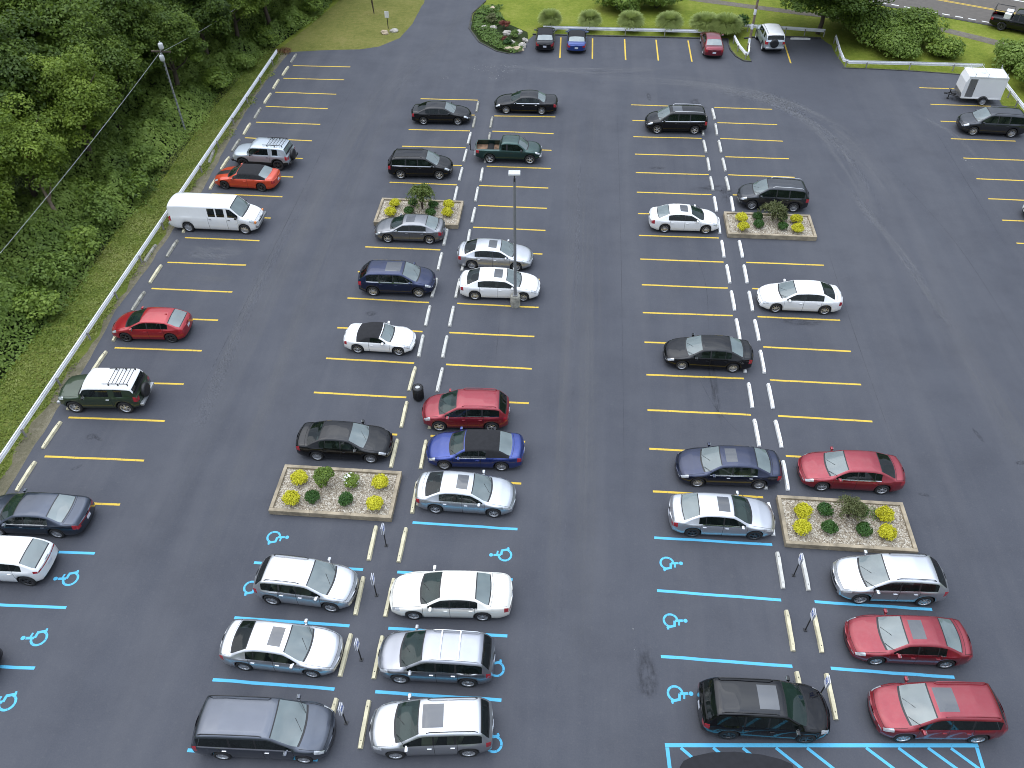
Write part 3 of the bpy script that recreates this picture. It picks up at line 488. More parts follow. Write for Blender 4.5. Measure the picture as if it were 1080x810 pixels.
    for i in range(len(st)-1):
        x0, x1 = st[i], st[i+1]; xm = (x0+x1)/2
        gap = any(abs(x0-d) < .003 and x1-x0 < .02 for d in doors)
        for q in range(Rn):
            row = q if q < J else Rn-1-q; side = -1 if q < J else 1
            f = (i*Rn+q, (i+1)*Rn+q, (i+1)*Rn+(q+1) % Rn, i*Rn+(q+1) % Rn)
            key = 'body'; slot = 0
            if row <= 1: slot = 2
            elif row == 2: slot = 1 if (clad or kind in ('suv', 'fj')) else 0
            elif row == 3 and clad: slot = 1
            if 3 <= row <= 7 and gap: slot = 3
            if row == 8:
                for n_, (p, e) in enumerate(sw):
                    if p-.002 <= xm <= e+.002: key = ('side_window', side, n_)
                if key == 'body' and len(sw) > 1 and sw[0][0] < xm < sw[-1][1] and kind not in ('fj', 'van'): slot = 1
                if key == 'body' and k.get('blackout') and xm > xb1-.05 and xm < xw0-.1: slot = 1
            if row == 7 and k.get('belt_chrome') and sw and sw[0][0] < xm < sw[-1][1]: slot = 4
            if row >= 11:
                if xw1 < xm < xw1+.045: slot = 1
                elif xw1 < xm < xw0+.005: key = 'windshield'
                elif xw0 < xm < xw0+.08: slot = 1
                elif kind == 'pickup' and xr+.06 < xm < xc-.06: continue
                elif kind == 'pickup':
                    if xb0 < xm < xb1: key = 'rear_window'
                elif xb0 < xm < xb1 and (xm > xb1-.045 or xm < xb0+.045) and not k.get('soft'): slot = 1
                elif xb0 < xm < xb1 and not k.get('blind'): key = 'rear_window'
            if sun and row >= 12 and xw1-sun[0]-sun[1] < xm < xw1-sun[0]: key = 'sunroof'
            if k.get('soft') and row >= (8 if kind != 'roadster' else 8) and key == 'body' and xb0+.02 < xm < xw1-.02: key = 'soft_top'
            if k.get('two_tone') and row >= 9 and key == 'body' and zt(xm) > H-.35: key = 'roof'
            # lamps
            hl = k.get('hl', .42)
            if xf-hl < xm < xf-.05 and row in k.get('hrow', (6, 7, 8, 9)): key = ('headlight', side)
            tl = k.get('tl', .20)
            if xr+.01 < xm < xr+tl and row in k.get('trow', (5, 6, 7)): key = ('tail_light', side)
            if k.get('stripe') and row >= 13 and xm > xw0+.1 and xm < xf-.06: key = 'hood_stripe'
            put(key, f, slot)
    # end caps, a grid across the nose and the tail
    for end, i in ((1, len(st)-1), (-1, 0)):
        NC = 8; base = len(verts); grid = {}
        for j in range(1, J):
            yj, zj = P[i, j, 1], P[i, j, 2]
            for c in range(NC+1):
                if c == 0: grid[j, c] = i*Rn+j
                elif c == NC: grid[j, c] = i*Rn+(Rn-j)
                else:
                    yy = -yj+2*yj*c/NC; u = min(1, (yy/(W/2))**2); uj = min(1, (yj/(W/2))**2)
                    xx = P[i, j, 0] + (nb*(uj-u) if end > 0 else -rbw*(uj-u)) + end*.03*(1-(2*c/NC-1)**2)
                    verts.append((xx, yy, zj)); grid[j, c] = len(verts)-1
        for j in range(1, J-1):
            for c in range(NC):
                f = (grid[j, c], grid[j, c+1], grid[j+1, c+1], grid[j+1, c])
                if end < 0: f = f[::-1]
                key = 'body'; slot = 0
                if j == 1: slot = 2
                if end > 0:
                    if j in (2, 3) and 1 <= c < NC-1: slot = 1
                    if j in (5, 6) and 2 <= c < NC-2: key = 'grille'
                    if j in (6, 7, 8) and c in (0, NC-1): key = ('headlight', -1 if c == 0 else 1)
                else:
                    if j == 2: slot = 1
                    if j in k.get('trow', (5, 6, 7)) and c in (0, NC-1): key = ('tail_light', -1 if c == 0 else 1)
                    if k.get('lightbar') and j == 6: key = ('tail_light', -1)
                put(key, f, slot)
    root = empty(name, (px_, py_, 0), R(ang)); tag(root, label, cat, group)
    tint = k.get('ws', None)
    mats = {'body': [paint_m, M['trim'], M['well'], M['gap'], M['chrome'], paint_m], 'windshield': [k.get('wsm', M['ws_sheen'])], 'rear_window': [k.get('rwm', M['ws_sheen'])],
            'side_window': [M['glass']], 'sunroof': [M['sunroof']], 'soft_top': [M['soft_top']], 'roof': [k.get('roof_m')], 'headlight': [M['headlamp']],
            'tail_light': [M['taillamp']], 'grille': [k.get('grille_m', M['trim'])], 'hood_stripe': [M['trim']]}
    V = np.array(verts)
    for key, fl in parts.items():
        nm = key[0] if isinstance(key, tuple) else key
        used = sorted({v for f, s_ in fl for v in f}); mp = {v: n_ for n_, v in enumerate(used)}
        vv = V[used]
        fcs = []; sls = []
        for f, s_ in fl:
            pp = [tuple(np.round(V[v], 4)) for v in f]
            g_ = []; seen = set()
            for v, p in zip(f, pp):
                if p not in seen: seen.add(p); g_.append(mp[v])
            if len(g_) >= 3: fcs.append(g_); sls.append(s_ if nm == 'body' else 0)
        if not fcs: continue
        ms = mats[nm]
        o = mesh_obj(nm, vv, fcs, ms, root, sls)
        if nm == 'tail_light' and k.get('lightbar'): pass
    # bonnet and boot seams lie on the surface
    def seam(path, nm):
        m = MB(); m.tube(path, .0075, 4); m.build(nm, M['gap'], root)
    ii = [i for i, x in enumerate(st) if xw0+.08 < x < xf-.09]
    for s_ in (-1, 1): seam([(P[i, 10, 0], s_*P[i, 10, 1], P[i, 10, 2]+.001) for i in ii], 'bonnet_seam')
    i = ii[-1]; seam([(P[i, j, 0], -P[i, j, 1], P[i, j, 2]) for j in range(10, J+1)]+[(P[i, j, 0], P[i, j, 1], P[i, j, 2]) for j in range(J-1, 9, -1)], 'bonnet_seam')
    if kind in ('sedan', 'conv', 'roadster'):
        ii = [i for i, x in enumerate(st) if xr+.06 < x < xb0-.02]
        if len(ii) > 1:
            for s_ in (-1, 1): seam([(P[i, 10, 0], s_*P[i, 10, 1], P[i, 10, 2]+.001) for i in ii], 'boot_seam')
            for i in (ii[-1],): seam([(P[i, j, 0], -P[i, j, 1], P[i, j, 2]+.001) for j in range(10, J+1)]+[(P[i, j, 0], P[i, j, 1], P[i, j, 2]+.001) for j in range(J-1, 9, -1)], 'boot_seam')
    # wheels
    ws_ = k.get('wheel', 'five'); ww = .21 if kind not in ('fj', 'pickup', 'van') else .25
    for c in (a, -a):
        for s_ in (-1, 1): add_wheel(root, c, s_*(W/2-ww/2-.012), r, ww, ws_)
    # mirrors, handles, plate
    mm = k.get('mirror_m', paint_m)
    for s_ in (-1, 1):
        m = MB(); c = (xw0-.30, s_*(W/2+.075), zb(xw0-.3)+.09)
        m.box(c, (.13, .20, .14), 0, bev=.04); m.box((c[0]+.02, s_*(W/2-.03), c[2]-.05), (.06, .10, .04), 0)
        m.box((c[0]-.064, c[1], c[2]), (.012, .15, .10), 1)
        m.build('mirror', [mm, M['ws_sheen']], root)
        hm = k.get('handle_m', paint_m)
        for d in doors[:-1]:
            hx = d+.16 if d != doors[-1] else d-.2
            MB().box((hx+.02, s_*(W/2*wf(hx)+.004), zb(hx)-.13), (.17, .035, .03), 0, bev=.008).build('door_handle', hm, root)
    MB().box((xr-.035, 0, sill+(.42 if not boxy else .50)), (.012, .31, .155)).build('licence_plate', M['plate'], root)
    if k.get('rails'):
        z0 = zt((xb1+xw1)/2); yb_ = W/2*.94-g['tum']*(H-bz)-.06
        for s_ in (-1, 1):
            m = MB(); pts = [(xb1+.12, s_*yb_, zt(xb1+.12)-.03), (xb1+.24, s_*yb_, zt(xb1+.2)+.045), ((xb1+xw1)/2, s_*yb_, z0+.045), (xw1-.38, s_*yb_, zt(xw1-.3)+.04), (xw1-.25, s_*yb_, zt(xw1-.25)-.03)]
            m.tube(pts, .018, 6); m.build('roof_rail', k['rails'], root)
    if k.get('bars'):
        for t in k['bars']:
            xx = xb1+(xw1-xb1)*t
            MB().box((xx, 0, zt(xx)+.045), (.06, 2*(W/2*.94-g['tum']*(H-bz)-.06), .03), 0, bev=.01).build('roof_bar', k.get('bar_m', M['chrome']), root)
    if k.get('rack'):
        m = MB(); y_ = .60; xa, xb = xb1+.15, xb1+.15+k.get('rack_len', 1.15)
        z_ = H+.09
        for s_ in (-1, 1): m.tube([(xa, s_*y_, z_), (xb, s_*y_, z_), (xb+.35, s_*y_*.98, z_-.02)], .025, 6)
        for t in np.linspace(0, 1, 6): m.tube([(xa+(xb-xa)*t, -y_, z_), (xa+(xb-xa)*t, y_, z_)], .02, 6)
        for t in (0, .5, 1):
            for s_ in (-1, 1): m.box((xa+(xb-xa)*t, s_*y_, H+.03), (.05, .05, .12))
        m.build('roof_rack', M['black_plastic'], root)
    if k.get('spare'):
        s = MB(); s.lathe([(.001, -.12), (.30, -.12), (.385, -.08), (.39, .05), (.36, .10), (.24, .115), (.001, .10)], 28, 0, 'Y')
        o = s.build('spare_wheel', M['black_plastic'], root); o.rotation_euler = (0, 0, R(90)); o.location = (xr-.13, .12, 1.03)
        b = MB(); b.box((xr-.03, 0, .58), (.22, W*.88, .18), 0, bev=.05); b.build('rear_bumper', k.get('bump_m', M['bumper_silver']), root)
        b = MB(); b.box((xf-.02, 0, .60), (.22, W*.86, .20), 0, bev=.05); b.build('front_bumper', k.get('bump_m', M['bumper_silver']), root)
    # seats and dashboard behind the glass
    sm_ = k.get('seat_m', M[random.choice(['seat_dark', 'seat_dark', 'seat_grey', 'seat_beige'])])
    iw = W*.23; top = H-.42; base = sill+.06
    if kind != 'pickup':
        rowsx = [xw1-.45, xw1-1.40] if kind not in ('roadster', 'van') else [xw1-.42]
    else: rowsx = [xw1-.42]
    if kind == 'minivan': rowsx.append(xw1-2.2)
    for n_, sx in enumerate(rowsx):
        for s_ in (-1, 1):
            q = MB(); q.box((sx+.22, s_*iw, base+.22), (.50, .50, .20), 0, bev=.05); q.box((sx-.06, s_*iw, (base+.2+top)/2), (.16, .48, top-base-.2), 0, bev=.05, M=Matrix.Rotation(R(-12), 3, 'Y'))
            q.box((sx-.15, s_*iw, top+.09), (.09, .24, .16), 0, bev=.03); q.build('seat', sm_, root)
    q = MB(); q.box((xw0-.20, 0, hz-.20), (.42, W*.74, .20), 0, bev=.06); q.tube([(xw0-.44+.10*math.cos(t), .36+.18*math.sin(t), hz-.12+.14*math.cos(t)) for t in np.linspace(0, 6.283, 13)], .016, 5)
    q.build('dashboard', M['seat_dark'] if random.random() < .7 else M['seat_grey'], root)
    # wipers
    for yy in (-.25, .45):
        w = MB(); xx = xw0+wsb*.75-.03; w.tube([(xx+.02, yy, zt(xw0)+.015), (xx-.28, yy+.42, zt(xw0-.22)+.045)], .010, 5)
        w.build('wiper', M['trim'], root)
    if k.get('fin'):
        f = MB(); xx = xb1+.18; f.add([(xx, -.03, zt(xx)-.01), (xx, .03, zt(xx)-.01), (xx+.2, 0, zt(xx+.2)-.005), (xx+.02, 0, zt(xx)+.07)], [(0, 1, 3), (0, 3, 2), (1, 2, 3)])
        f.build('antenna', paint_m, root)
    return root, dict(a=a, xf=xf, xr=xr, xw0=xw0, xw1=xw1, xb1=xb1, xb0=xb0, zt=zt, zb=zb, W=W, H=H, xc=locals().get('xc'))

PT = dict(
 black=paint('paint_black', (.003, .003, .004), 0, .3), blackish=paint('paint_black_metallic', (.030, .033, .040), .8, .34),
 navy=paint('paint_navy', (.013, .022, .070), .8, .32), dkblue=paint('paint_dark_blue', (.020, .027, .062), .85, .30),
 blue=paint('paint_blue', (.018, .042, .22), .7, .32), bright_blue=paint('paint_bright_blue', (.008, .04, .22), .4, .3),
 slate=paint('paint_slate_blue', (.042, .054, .080), .85, .32), white=paint('paint_white', (.80, .80, .79), 0, .4),
 pearl=paint('paint_pearl', (.78, .76, .69), 0, .4), silver=paint('paint_silver', (.56, .58, .60), .92, .30),
 silver2=paint('paint_silver_light', (.62, .63, .65), .9, .30), grey=paint('paint_grey', (.22, .225, .235), .92, .28),
 dgrey=paint('paint_dark_grey', (.080, .090, .112), .9, .30), gsilver=paint('paint_grey_silver', (.56, .57, .58), .92, .28), mgrey=paint('paint_mid_grey', (.33, .34, .37), .94, .28),
 red=paint('paint_red', (.36, .008, .014), .4, .34), maroon=paint('paint_maroon', (.25, .012, .022), .6, .36),
 rose=paint('paint_rose_red', (.28, .018, .030), .6, .38), orange=paint('paint_orange_red', (.60, .060, .015), .35, .34),
 green=paint('paint_dark_green', (.018, .058, .048), .8, .34), fjgreen=paint('paint_army_green', (.030, .052, .026), .5, .38),
 burg=paint('paint_burgundy', (.20, .014, .028), .7, .34), fjsilver=paint('paint_fj_silver', (.48, .53, .57), .7, .42))

def place(i):
    x, y, ang, wb = CARS[i]
    return x, y, ang, wb
def veh(i, name, label, cat, kind, pm, W=1.83, **k):
    x, y, ang, wb = CARS[i]
    c, s = math.cos(R(ang)), math.sin(R(ang))
    n = (-s, c) if c > 0 else (s, -c)
    off = W/2-.05
    return vehicle(name, label, cat, x+n[0]*off, y+n[1]*off, ang, kind, PT[pm], wb=k.pop('wb', wb), W=W, **k)

LD = dict(wsm=M['ws_sheen'], rwm=M['glass'])      # windshield with sky reflection painted in, dark rear glass
DL = dict(wsm=M['ws_dark'], rwm=M['ws_sheen'])  # dark windshield, rear glass with the painted sky reflection
# left row, noses towards the guardrail
veh('A1', 'off_road_suv', 'silver boxy off-road SUV with black roof rack and spare wheel, beside the orange convertible', 'car', 'fj', 'fjsilver', W=1.90, H=1.80, wb=2.75, fo=.85, ro=.88, rack=True, spare=True, bump_m=M['dark_metal'], wheel='dark', mirror_m=M['trim'], handle_m=M['trim'], clad=True, roof_m=PT['fjsilver'])
veh('A2', 'convertible_car', 'orange-red convertible with closed black soft top and black hood stripe', 'car', 'conv', 'orange', W=1.90, H=1.33, fo=.92, ro=1.02, hz=.96, dz=1.02, bz=.90, soft=True, stripe=True, wheel='dark', wsm=M['ws_dark'], tl=.12)
x, y, ang, wb = CARS['A3']
r_, d_ = vehicle('van', 'long white passenger van backed in against the guardrail', 'van', x, y+.95, ang, 'van', PT['white'], wb=3.94, W=2.0, H=2.08, fo=.90, ro=1.30, group=None,
    sw=lambda a, xr, xf, xw0, xw1, xb1: [(-.36, .14), (.24, .78), (.98, xw0-.20)], doors=[-.44, .86, 1.62], wheel='cap', grille_m=M['trim'], handle_m=M['trim'], mirror_m=M['trim'], rwm=M['glass'], wsb=.10)
MB().box((d_['xf']-.01, 0, .60), (.22, 1.80, .22), 0, bev=.05).build('front_bumper', M['pole_grey'], r_)
MB().box((d_['xr']+.02, 0, .55), (.20, 1.86, .18), 0, bev=.04).build('rear_bumper', M['pole_grey'], r_)
for s in (-1, 1): MB().box((d_['xf']-.10, s*.78, .88), (.12, .18, .16), 0, bev=.03).build('indicator', M['amber'], r_)
veh('A4', 'hatchback', 'bright red hatchback alone near the guardrail', 'car', 'hatch', 'red', H=1.45, fo=.93, ro=.83, wsm=M['ws_dark'], wheel='dark', fin=True, xw0=-.26, rb1=.85)
veh('A5', 'off_road_suv', 'dark green off-road SUV with white roof, black roof rack and spare wheel', 'car', 'fj', 'fjgreen', W=1.90, H=1.80, wb=2.72, fo=.85, ro=.88, rack=True, rack_len=1.0, spare=True, two_tone=True, roof_m=PT['white'], wheel='six', wsm=M['ws_dark'], rwm=M['glass'], handle_m=M['steel'], mirror_m=M['trim'])
vehicle('sedan', 'dark slate blue older sedan whose nose is cut by the left edge', 'car', -24.40, 20.62, 181.5, 'sedan', PT['slate'], wb=2.82, W=1.87, H=1.42, fo=1.05, ro=1.20, lightbar=True, wsm=M['ws_dark'], rwm=M['ws_sheen'], wheel='cap', dz=1.02, belt_chrome=True)
vehicle('suv', 'white crossover with red tail light band, cut by the left edge', 'car', -24.36, 18.05, 181.5, 'suv', PT['white'], wb=2.6, W=1.80, H=1.60, fo=.88, ro=.74, lightbar=True, rb1=.75, wsm=M['ws_dark'], rwm=M['ws_sheen'], wheel='dark', fin=True, trow=(6, 7))
vehicle('sedan', 'black car of which only the tail shows at the left edge', 'car', -24.62, 13.2, 181, 'sedan', PT['black'], wb=2.7, W=1.8, H=1.44, fo=.9, ro=1.0)
# far-left divider, noses to the right
veh('B1', 'sedan', 'glossy black sedan in the farthest bay left of the divider', 'car', 'sedan', 'black', H=1.42, fo=1.02, ro=1.02, wheel='seven', **LD)
veh('B2', 'suv', 'glossy black SUV above the small flower bed with the weeping tree', 'car', 'suv', 'black', H=1.68, fo=.93, ro=.95, rails=M['trim'], belt_chrome=True, wheel='seven', **LD)
veh('B3', 'sedan', 'medium grey sedan backed in against the flower bed', 'car', 'sedan', 'grey', H=1.44, fo=.98, ro=.92, sunroof=(.18, .55), belt_chrome=True, wheel='seven', **DL)
veh('B4', 'suv', 'navy blue SUV with silver wheels', 'car', 'suv', 'navy', W=1.90, H=1.66, fo=.92, ro=.92, rb1=.62, sunroof=(.15, .9), belt_chrome=True, wheel='ten', **LD)
veh('B5', 'roadster', 'small white two-seat roadster with black soft top', 'car', 'roadster', 'white', W=1.74, H=1.24, wb=2.38, fo=.82, ro=.86, soft=True, wsb=.12, wsm=M['ws_sheen'], rwm=M['soft_top'], wheel='seven', rb1=.55, rb0=.0)
veh('B6', 'sedan', 'black sedan parked right behind the flower bed', 'car', 'sedan', 'black', H=1.46, fo=.95, ro=1.10, wheel='ten', **LD)
veh('B7', 'hatchback', 'silver compact crossover with plain roof in a blue-lined bay', 'car', 'suv', 'silver2', W=1.81, H=1.63, wb=2.62, fo=.90, ro=.80, rb1=.5, rails=M['trim'], wheel='seven', **LD)
veh('B8', 'sedan', 'silver-white sedan with grey sunroof between the silver crossover and the minivan', 'car', 'sedan', 'silver2', W=1.84, H=1.46, fo=.98, ro=1.05, sunroof=(.18, .50), wheel='ten', **LD)
veh('B9', 'minivan', 'dark blue-grey minivan at the bottom edge', 'van', 'minivan', 'dgrey', W=1.98, H=1.73, wb=3.08, fo=.95, ro=1.08, rails=M['trim'], belt_chrome=True, wheel='seven', handle_m=M['chrome'], rwm=M['glass'])
# right half of the left divider
veh('C1', 'sedan', 'long black formal sedan in the farthest bay right of the divider', 'car', 'sedan', 'black', W=1.96, H=1.45, wb=2.95, fo=1.02, ro=1.28, dz=1.0, belt_chrome=True, rb1=.38, rb0=-.22, xw0=-.5, wheel='ten', handle_m=M['chrome'], **DL)
r_, d_ = veh('C2', 'pickup_truck', 'dark green pickup truck with rusty open bed', 'truck', 'pickup', 'green', W=1.80, H=1.66, wb=3.05, fo=.82, ro=1.12, wheel='five', clad=False, wsm=M['ws_sheen'], rwm=M['glass'], bump_m=M['chrome'], handle_m=M['trim'], mirror_m=M['trim'])
xr, xc = d_['xr']+.06, d_['xc']-.06
MB().box((d_['xf']-.06, 0, .60), (.2, 1.60, .14), 0, bev=.05).build('front_bumper', M['bumper_silver'], r_)
MB().box((d_['xr']-.03, 0, .58), (.18, 1.60, .14), 0, bev=.05).build('rear_bumper', M['pole_grey'], r_)
q = MB(); q.tube([(d_['xr']-.1, 0, .6), (d_['xr']-.42, 0, .62), (d_['xr']-.42, 0, 1.25)], .035, 6); q.tube([(d_['xr']-.42, -.35, 1.25), (d_['xr']-.42, .35, 1.25)], .035, 6); q.build('hitch_rack', M['dark_metal'], r_)
b = MB(); zc = .72; L_ = xc-xr
b.add([(xr, -.74, zc), (xc, -.74, zc), (xc, .74, zc), (xr, .74, zc)], [(0, 1, 2, 3)], 0)
b.add([(xr, -.74, zc), (xc, -.74, zc), (xc, -.70, 1.09), (xr, -.70, 1.09)], [(3, 2, 1, 0)], 1)
b.add([(xr, .74, zc), (xc, .74, zc), (xc, .70, 1.09), (xr, .70, 1.09)], [(0, 1, 2, 3)], 1)
b.add([(xr, -.74, zc), (xr, .74, zc), (xr, .70, 1.09), (xr, -.70, 1.09)], [(0, 1, 2, 3)], 1)
b.add([(xc, -.74, zc), (xc, .74, zc), (xc, .70, 1.09), (xc, -.70, 1.09)], [(3, 2, 1, 0)], 1)
b.build('truck_bed', [M['bed_rust'], PT['green']], r_)
veh('C3', 'sedan', 'silver-white sedan with sunroof just beyond the white sedan by the lamp post', 'car', 'sedan', 'silver2', W=1.85, H=1.46, fo=1.0, ro=.98, sunroof=(.22, .5), wheel='ten', **LD)
veh('C4', 'sedan', 'white sedan with sunroof directly behind the lamp post base', 'car', 'sedan', 'white', W=1.87, H=1.46, wb=2.98, fo=.98, ro=.98, sunroof=(.22, .5), wheel='ten', **LD)
veh('C5', 'suv', 'rose-red crossover beside the black litter bin', 'car', 'suv', 'rose', W=1.84, H=1.66, fo=.92, ro=.88, rails=PT['rose'], rb1=.5, wheel='five', wsm=M['ws_dark'], rwm=M['glass'])
veh('C6', 'convertible_car', 'blue convertible with closed black fabric roof', 'car', 'conv', 'blue', W=1.84, H=1.40, fo=.92, ro=1.08, soft=True, xb=0, wheel='ten', wsm=M['ws_dark'], rwm=M['ws_sheen'], belt_chrome=True)
veh('C7', 'sedan', 'silver sedan with sunroof below the blue convertible', 'car', 'sedan', 'silver', W=1.85, H=1.45, fo=.95, ro=1.02, sunroof=(.20, .5), wheel='seven', **LD)
veh('C8', 'sedan', 'large cream-white sedan with no sunroof', 'car', 'sedan', 'pearl', W=1.89, H=1.44, wb=2.92, fo=1.08, ro=1.22, dz=1.02, belt_chrome=True, rb1=.30, rb0=-.26, xw0=-.46, wheel='seven', handle_m=PT['pearl'], **DL)
veh('C9', 'suv', 'grey SUV with pale roof bars below the cream-white sedan', 'car', 'suv', 'mgrey', W=1.84, H=1.68, fo=.95, ro=.98, rails=M['chrome'], bars=(.40, .72), belt_chrome=True, wheel='five', handle_m=M['chrome'], wsm=M['ws_dark'], rwm=M['glass'])
veh('C10', 'suv', 'pale silver SUV with glass sunroof at the bottom edge', 'car', 'suv', 'gsilver', W=1.86, H=1.68, fo=.98, ro=.92, wb=2.72, rails=M['trim'], sunroof=(.12, .75), wheel='ten', wsm=M['ws_dark'], rwm=M['glass'])
# right divider
veh('D1', 'suv', 'black SUV backed into the second-farthest bay of the right divider', 'car', 'suv', 'black', W=1.93, H=1.74, fo=.90, ro=.98, rails=M['chrome'], sunroof=(.2, .7), belt_chrome=True, wheel='five', rb1=.30, wsm=M['ws_sheen'], rwm=M['glass'])
veh('D2', 'sedan', 'white sedan with sunroof facing the flower bed with the spreading juniper', 'car', 'sedan', 'white', W=1.80, H=1.45, fo=.92, ro=1.0, sunroof=(.20, .5), wheel='ten', wsm=M['ws_dark'], rwm=M['ws_sheen'])
veh('D3', 'sedan', 'black sedan alone in the middle of the right divider', 'car', 'sedan', 'black', W=1.84, H=1.46, fo=.98, ro=1.08, wheel='ten', wsm=M['ws_sheen'], rwm=M['ws_sheen'])
veh('D4', 'sedan', 'dark blue sedan with sunroof and chrome window trim', 'car', 'sedan', 'dkblue', W=1.86, H=1.47, wb=2.95, fo=.98, ro=1.08, sunroof=(.20, .5), belt_chrome=True, wheel='ten', handle_m=M['chrome'], wsm=M['ws_sheen'], rwm=M['ws_sheen'])
veh('D5', 'sedan', 'silver sedan with sunroof and nose at the large flower bed', 'car', 'sedan', 'silver2', W=1.85, H=1.46, fo=.98, ro=1.02, sunroof=(.15, .5), wheel='dark', belt_chrome=True, wsm=M['ws_dark'], rwm=M['ws_sheen'])
veh('D6', 'suv', 'black SUV with glass sunroof beside the blue hatched zone', 'car', 'suv', 'black', W=1.95, H=1.74, wb=2.88, fo=.95, ro=1.05, rails=M['trim'], sunroof=(.22, .7), wheel='dark', rb1=.5, wsm=M['ws_dark'], rwm=M['glass'], trow=(5, 6, 7))
# right half of the right divider
veh('E1', 'suv', 'black SUV half hidden by the juniper of the flower bed', 'car', 'suv', 'blackish', W=1.93, H=1.72, fo=.93, ro=.97, rails=M['chrome'], wheel='ten', wsm=M['ws_sheen'], rwm=M['glass'])
veh('E2', 'sedan', 'white sedan without sunroof alone in the right-hand file', 'car', 'sedan', 'white', W=1.85, H=1.46, fo=.98, ro=1.02, wheel='seven', wsm=M['ws_sheen'], rwm=M['glass'])
veh('E3', 'sedan', 'red sedan without sunroof just beyond the large flower bed', 'car', 'sedan', 'rose', W=1.85, H=1.46, fo=.98, ro=1.05, belt_chrome=True, wheel='seven', wsm=M['ws_sheen'], rwm=M['glass'])
veh('E4', 'suv', 'silver-white crossover below the large flower bed', 'car', 'suv', 'silver2', W=1.84, H=1.66, fo=.98, ro=.88, rb1=.6, rails=M['trim'], wheel='seven', wsm=M['ws_sheen'], rwm=M['glass'])
veh('E5', 'sedan', 'red sedan with dark sunroof', 'car', 'sedan', 'maroon', W=1.84, H=1.45, fo=1.02, ro=1.0, sunroof=(.18, .5), belt_chrome=True, wheel='seven', wsm=M['ws_sheen'], rwm=M['ws_sheen'])
veh('E6', 'suv', 'red SUV with glass sunroof in the bottom right', 'car', 'suv', 'maroon', W=1.92, H=1.70, wb=2.78, fo=.98, ro=.98, rails=PT['maroon'], sunroof=(.12, .7), grille_m=M['chrome'], wheel='seven', wsm=M['ws_sheen'], rwm=M['glass'])
veh('F1', 'suv', 'dark grey SUV parked beside the white trailer', 'car', 'suv', 'blackish', W=2.0, H=1.76, wb=2.88, fo=.98, ro=1.05, rails=M['trim'], wheel='ten', wsm=M['ws_sheen'], rwm=M['glass'])
vehicle('sedan', 'white car of which only the nose shows at the right edge', 'car', 33.35, 50.35, 180, 'sedan', PT['white'], wb=2.75, W=1.82, H=1.45, fo=.98, ro=1.0, wsm=M['ws_sheen'])
# far row, noses away from the camera
vehicle('sedan', 'black coupe at the left end of the far row', 'car', -3.42, 77.95, 91.5, 'conv', PT['black'], wb=2.70, W=1.80, H=1.36, fo=.88, ro=.98, soft=True, rwm=M['ws_sheen'])
vehicle('convertible_car', 'bright blue convertible with dark roof in the far row', 'car', -.42, 77.75, 90.5, 'conv', PT['bright_blue'], wb=2.60, W=1.84, H=1.33, fo=.86, ro=.98, soft=True, rwm=M['ws_sheen'])
vehicle('sedan', 'burgundy sedan backed by tall grass clumps in the far row', 'car', 12.25, 77.60, 90, 'sedan', PT['burg'], wb=2.75, W=1.84, H=1.46, fo=.95, ro=1.05, rwm=M['ws_sheen'])
vehicle('off_road_suv', 'grey off-road SUV with white roof and spare wheel near the big tree', 'car', 17.75, 78.95, 94, 'fj', PT['fjsilver'], wb=2.69, W=1.90, H=1.80, fo=.85, ro=.88, spare=True, two_tone=True, roof_m=PT['white'], rails=M['trim'], rwm=M['glass'], wheel='six')
# truck by the road
r_, d_ = vehicle('pickup_truck', 'black work pickup with white box in its bed beside the road', 'truck', 42.64, 83.7, -29, 'pickup', PT['black'], wb=3.5, W=1.95, H=1.85, fo=.92, ro=1.25, cab=1.9, wheel='dark', wsm=M['ws_sheen'], rwm=M['glass'])
xr, xc = d_['xr']+.06, d_['xc']-.06
b = MB(); b.box(((xr+xc)/2, 0, .78), (xc-xr, 1.62, .05), 0); b.build('truck_bed', [M['dark_metal']], r_)
bx_ = MB(); bx_.box((xc-.42, 0, 1.22), (.62, 1.60, .62), 0, bev=.03); o = bx_.build('tool_box', M['trailer_white'], r_)
b = MB()
for s in (-1, 1):
    b.tube([(xr+.05, s*.88, 1.08), (xr+.05, s*.88, 1.75), (xc-.1, s*.88, 1.75), (xc-.1, s*.88, 1.08)], .035, 6)
b.tube([(xr+.05, -.88, 1.75), (xr+.05, .88, 1.75)], .035, 6); b.build('ladder_rack', M['dark_metal'], r_)

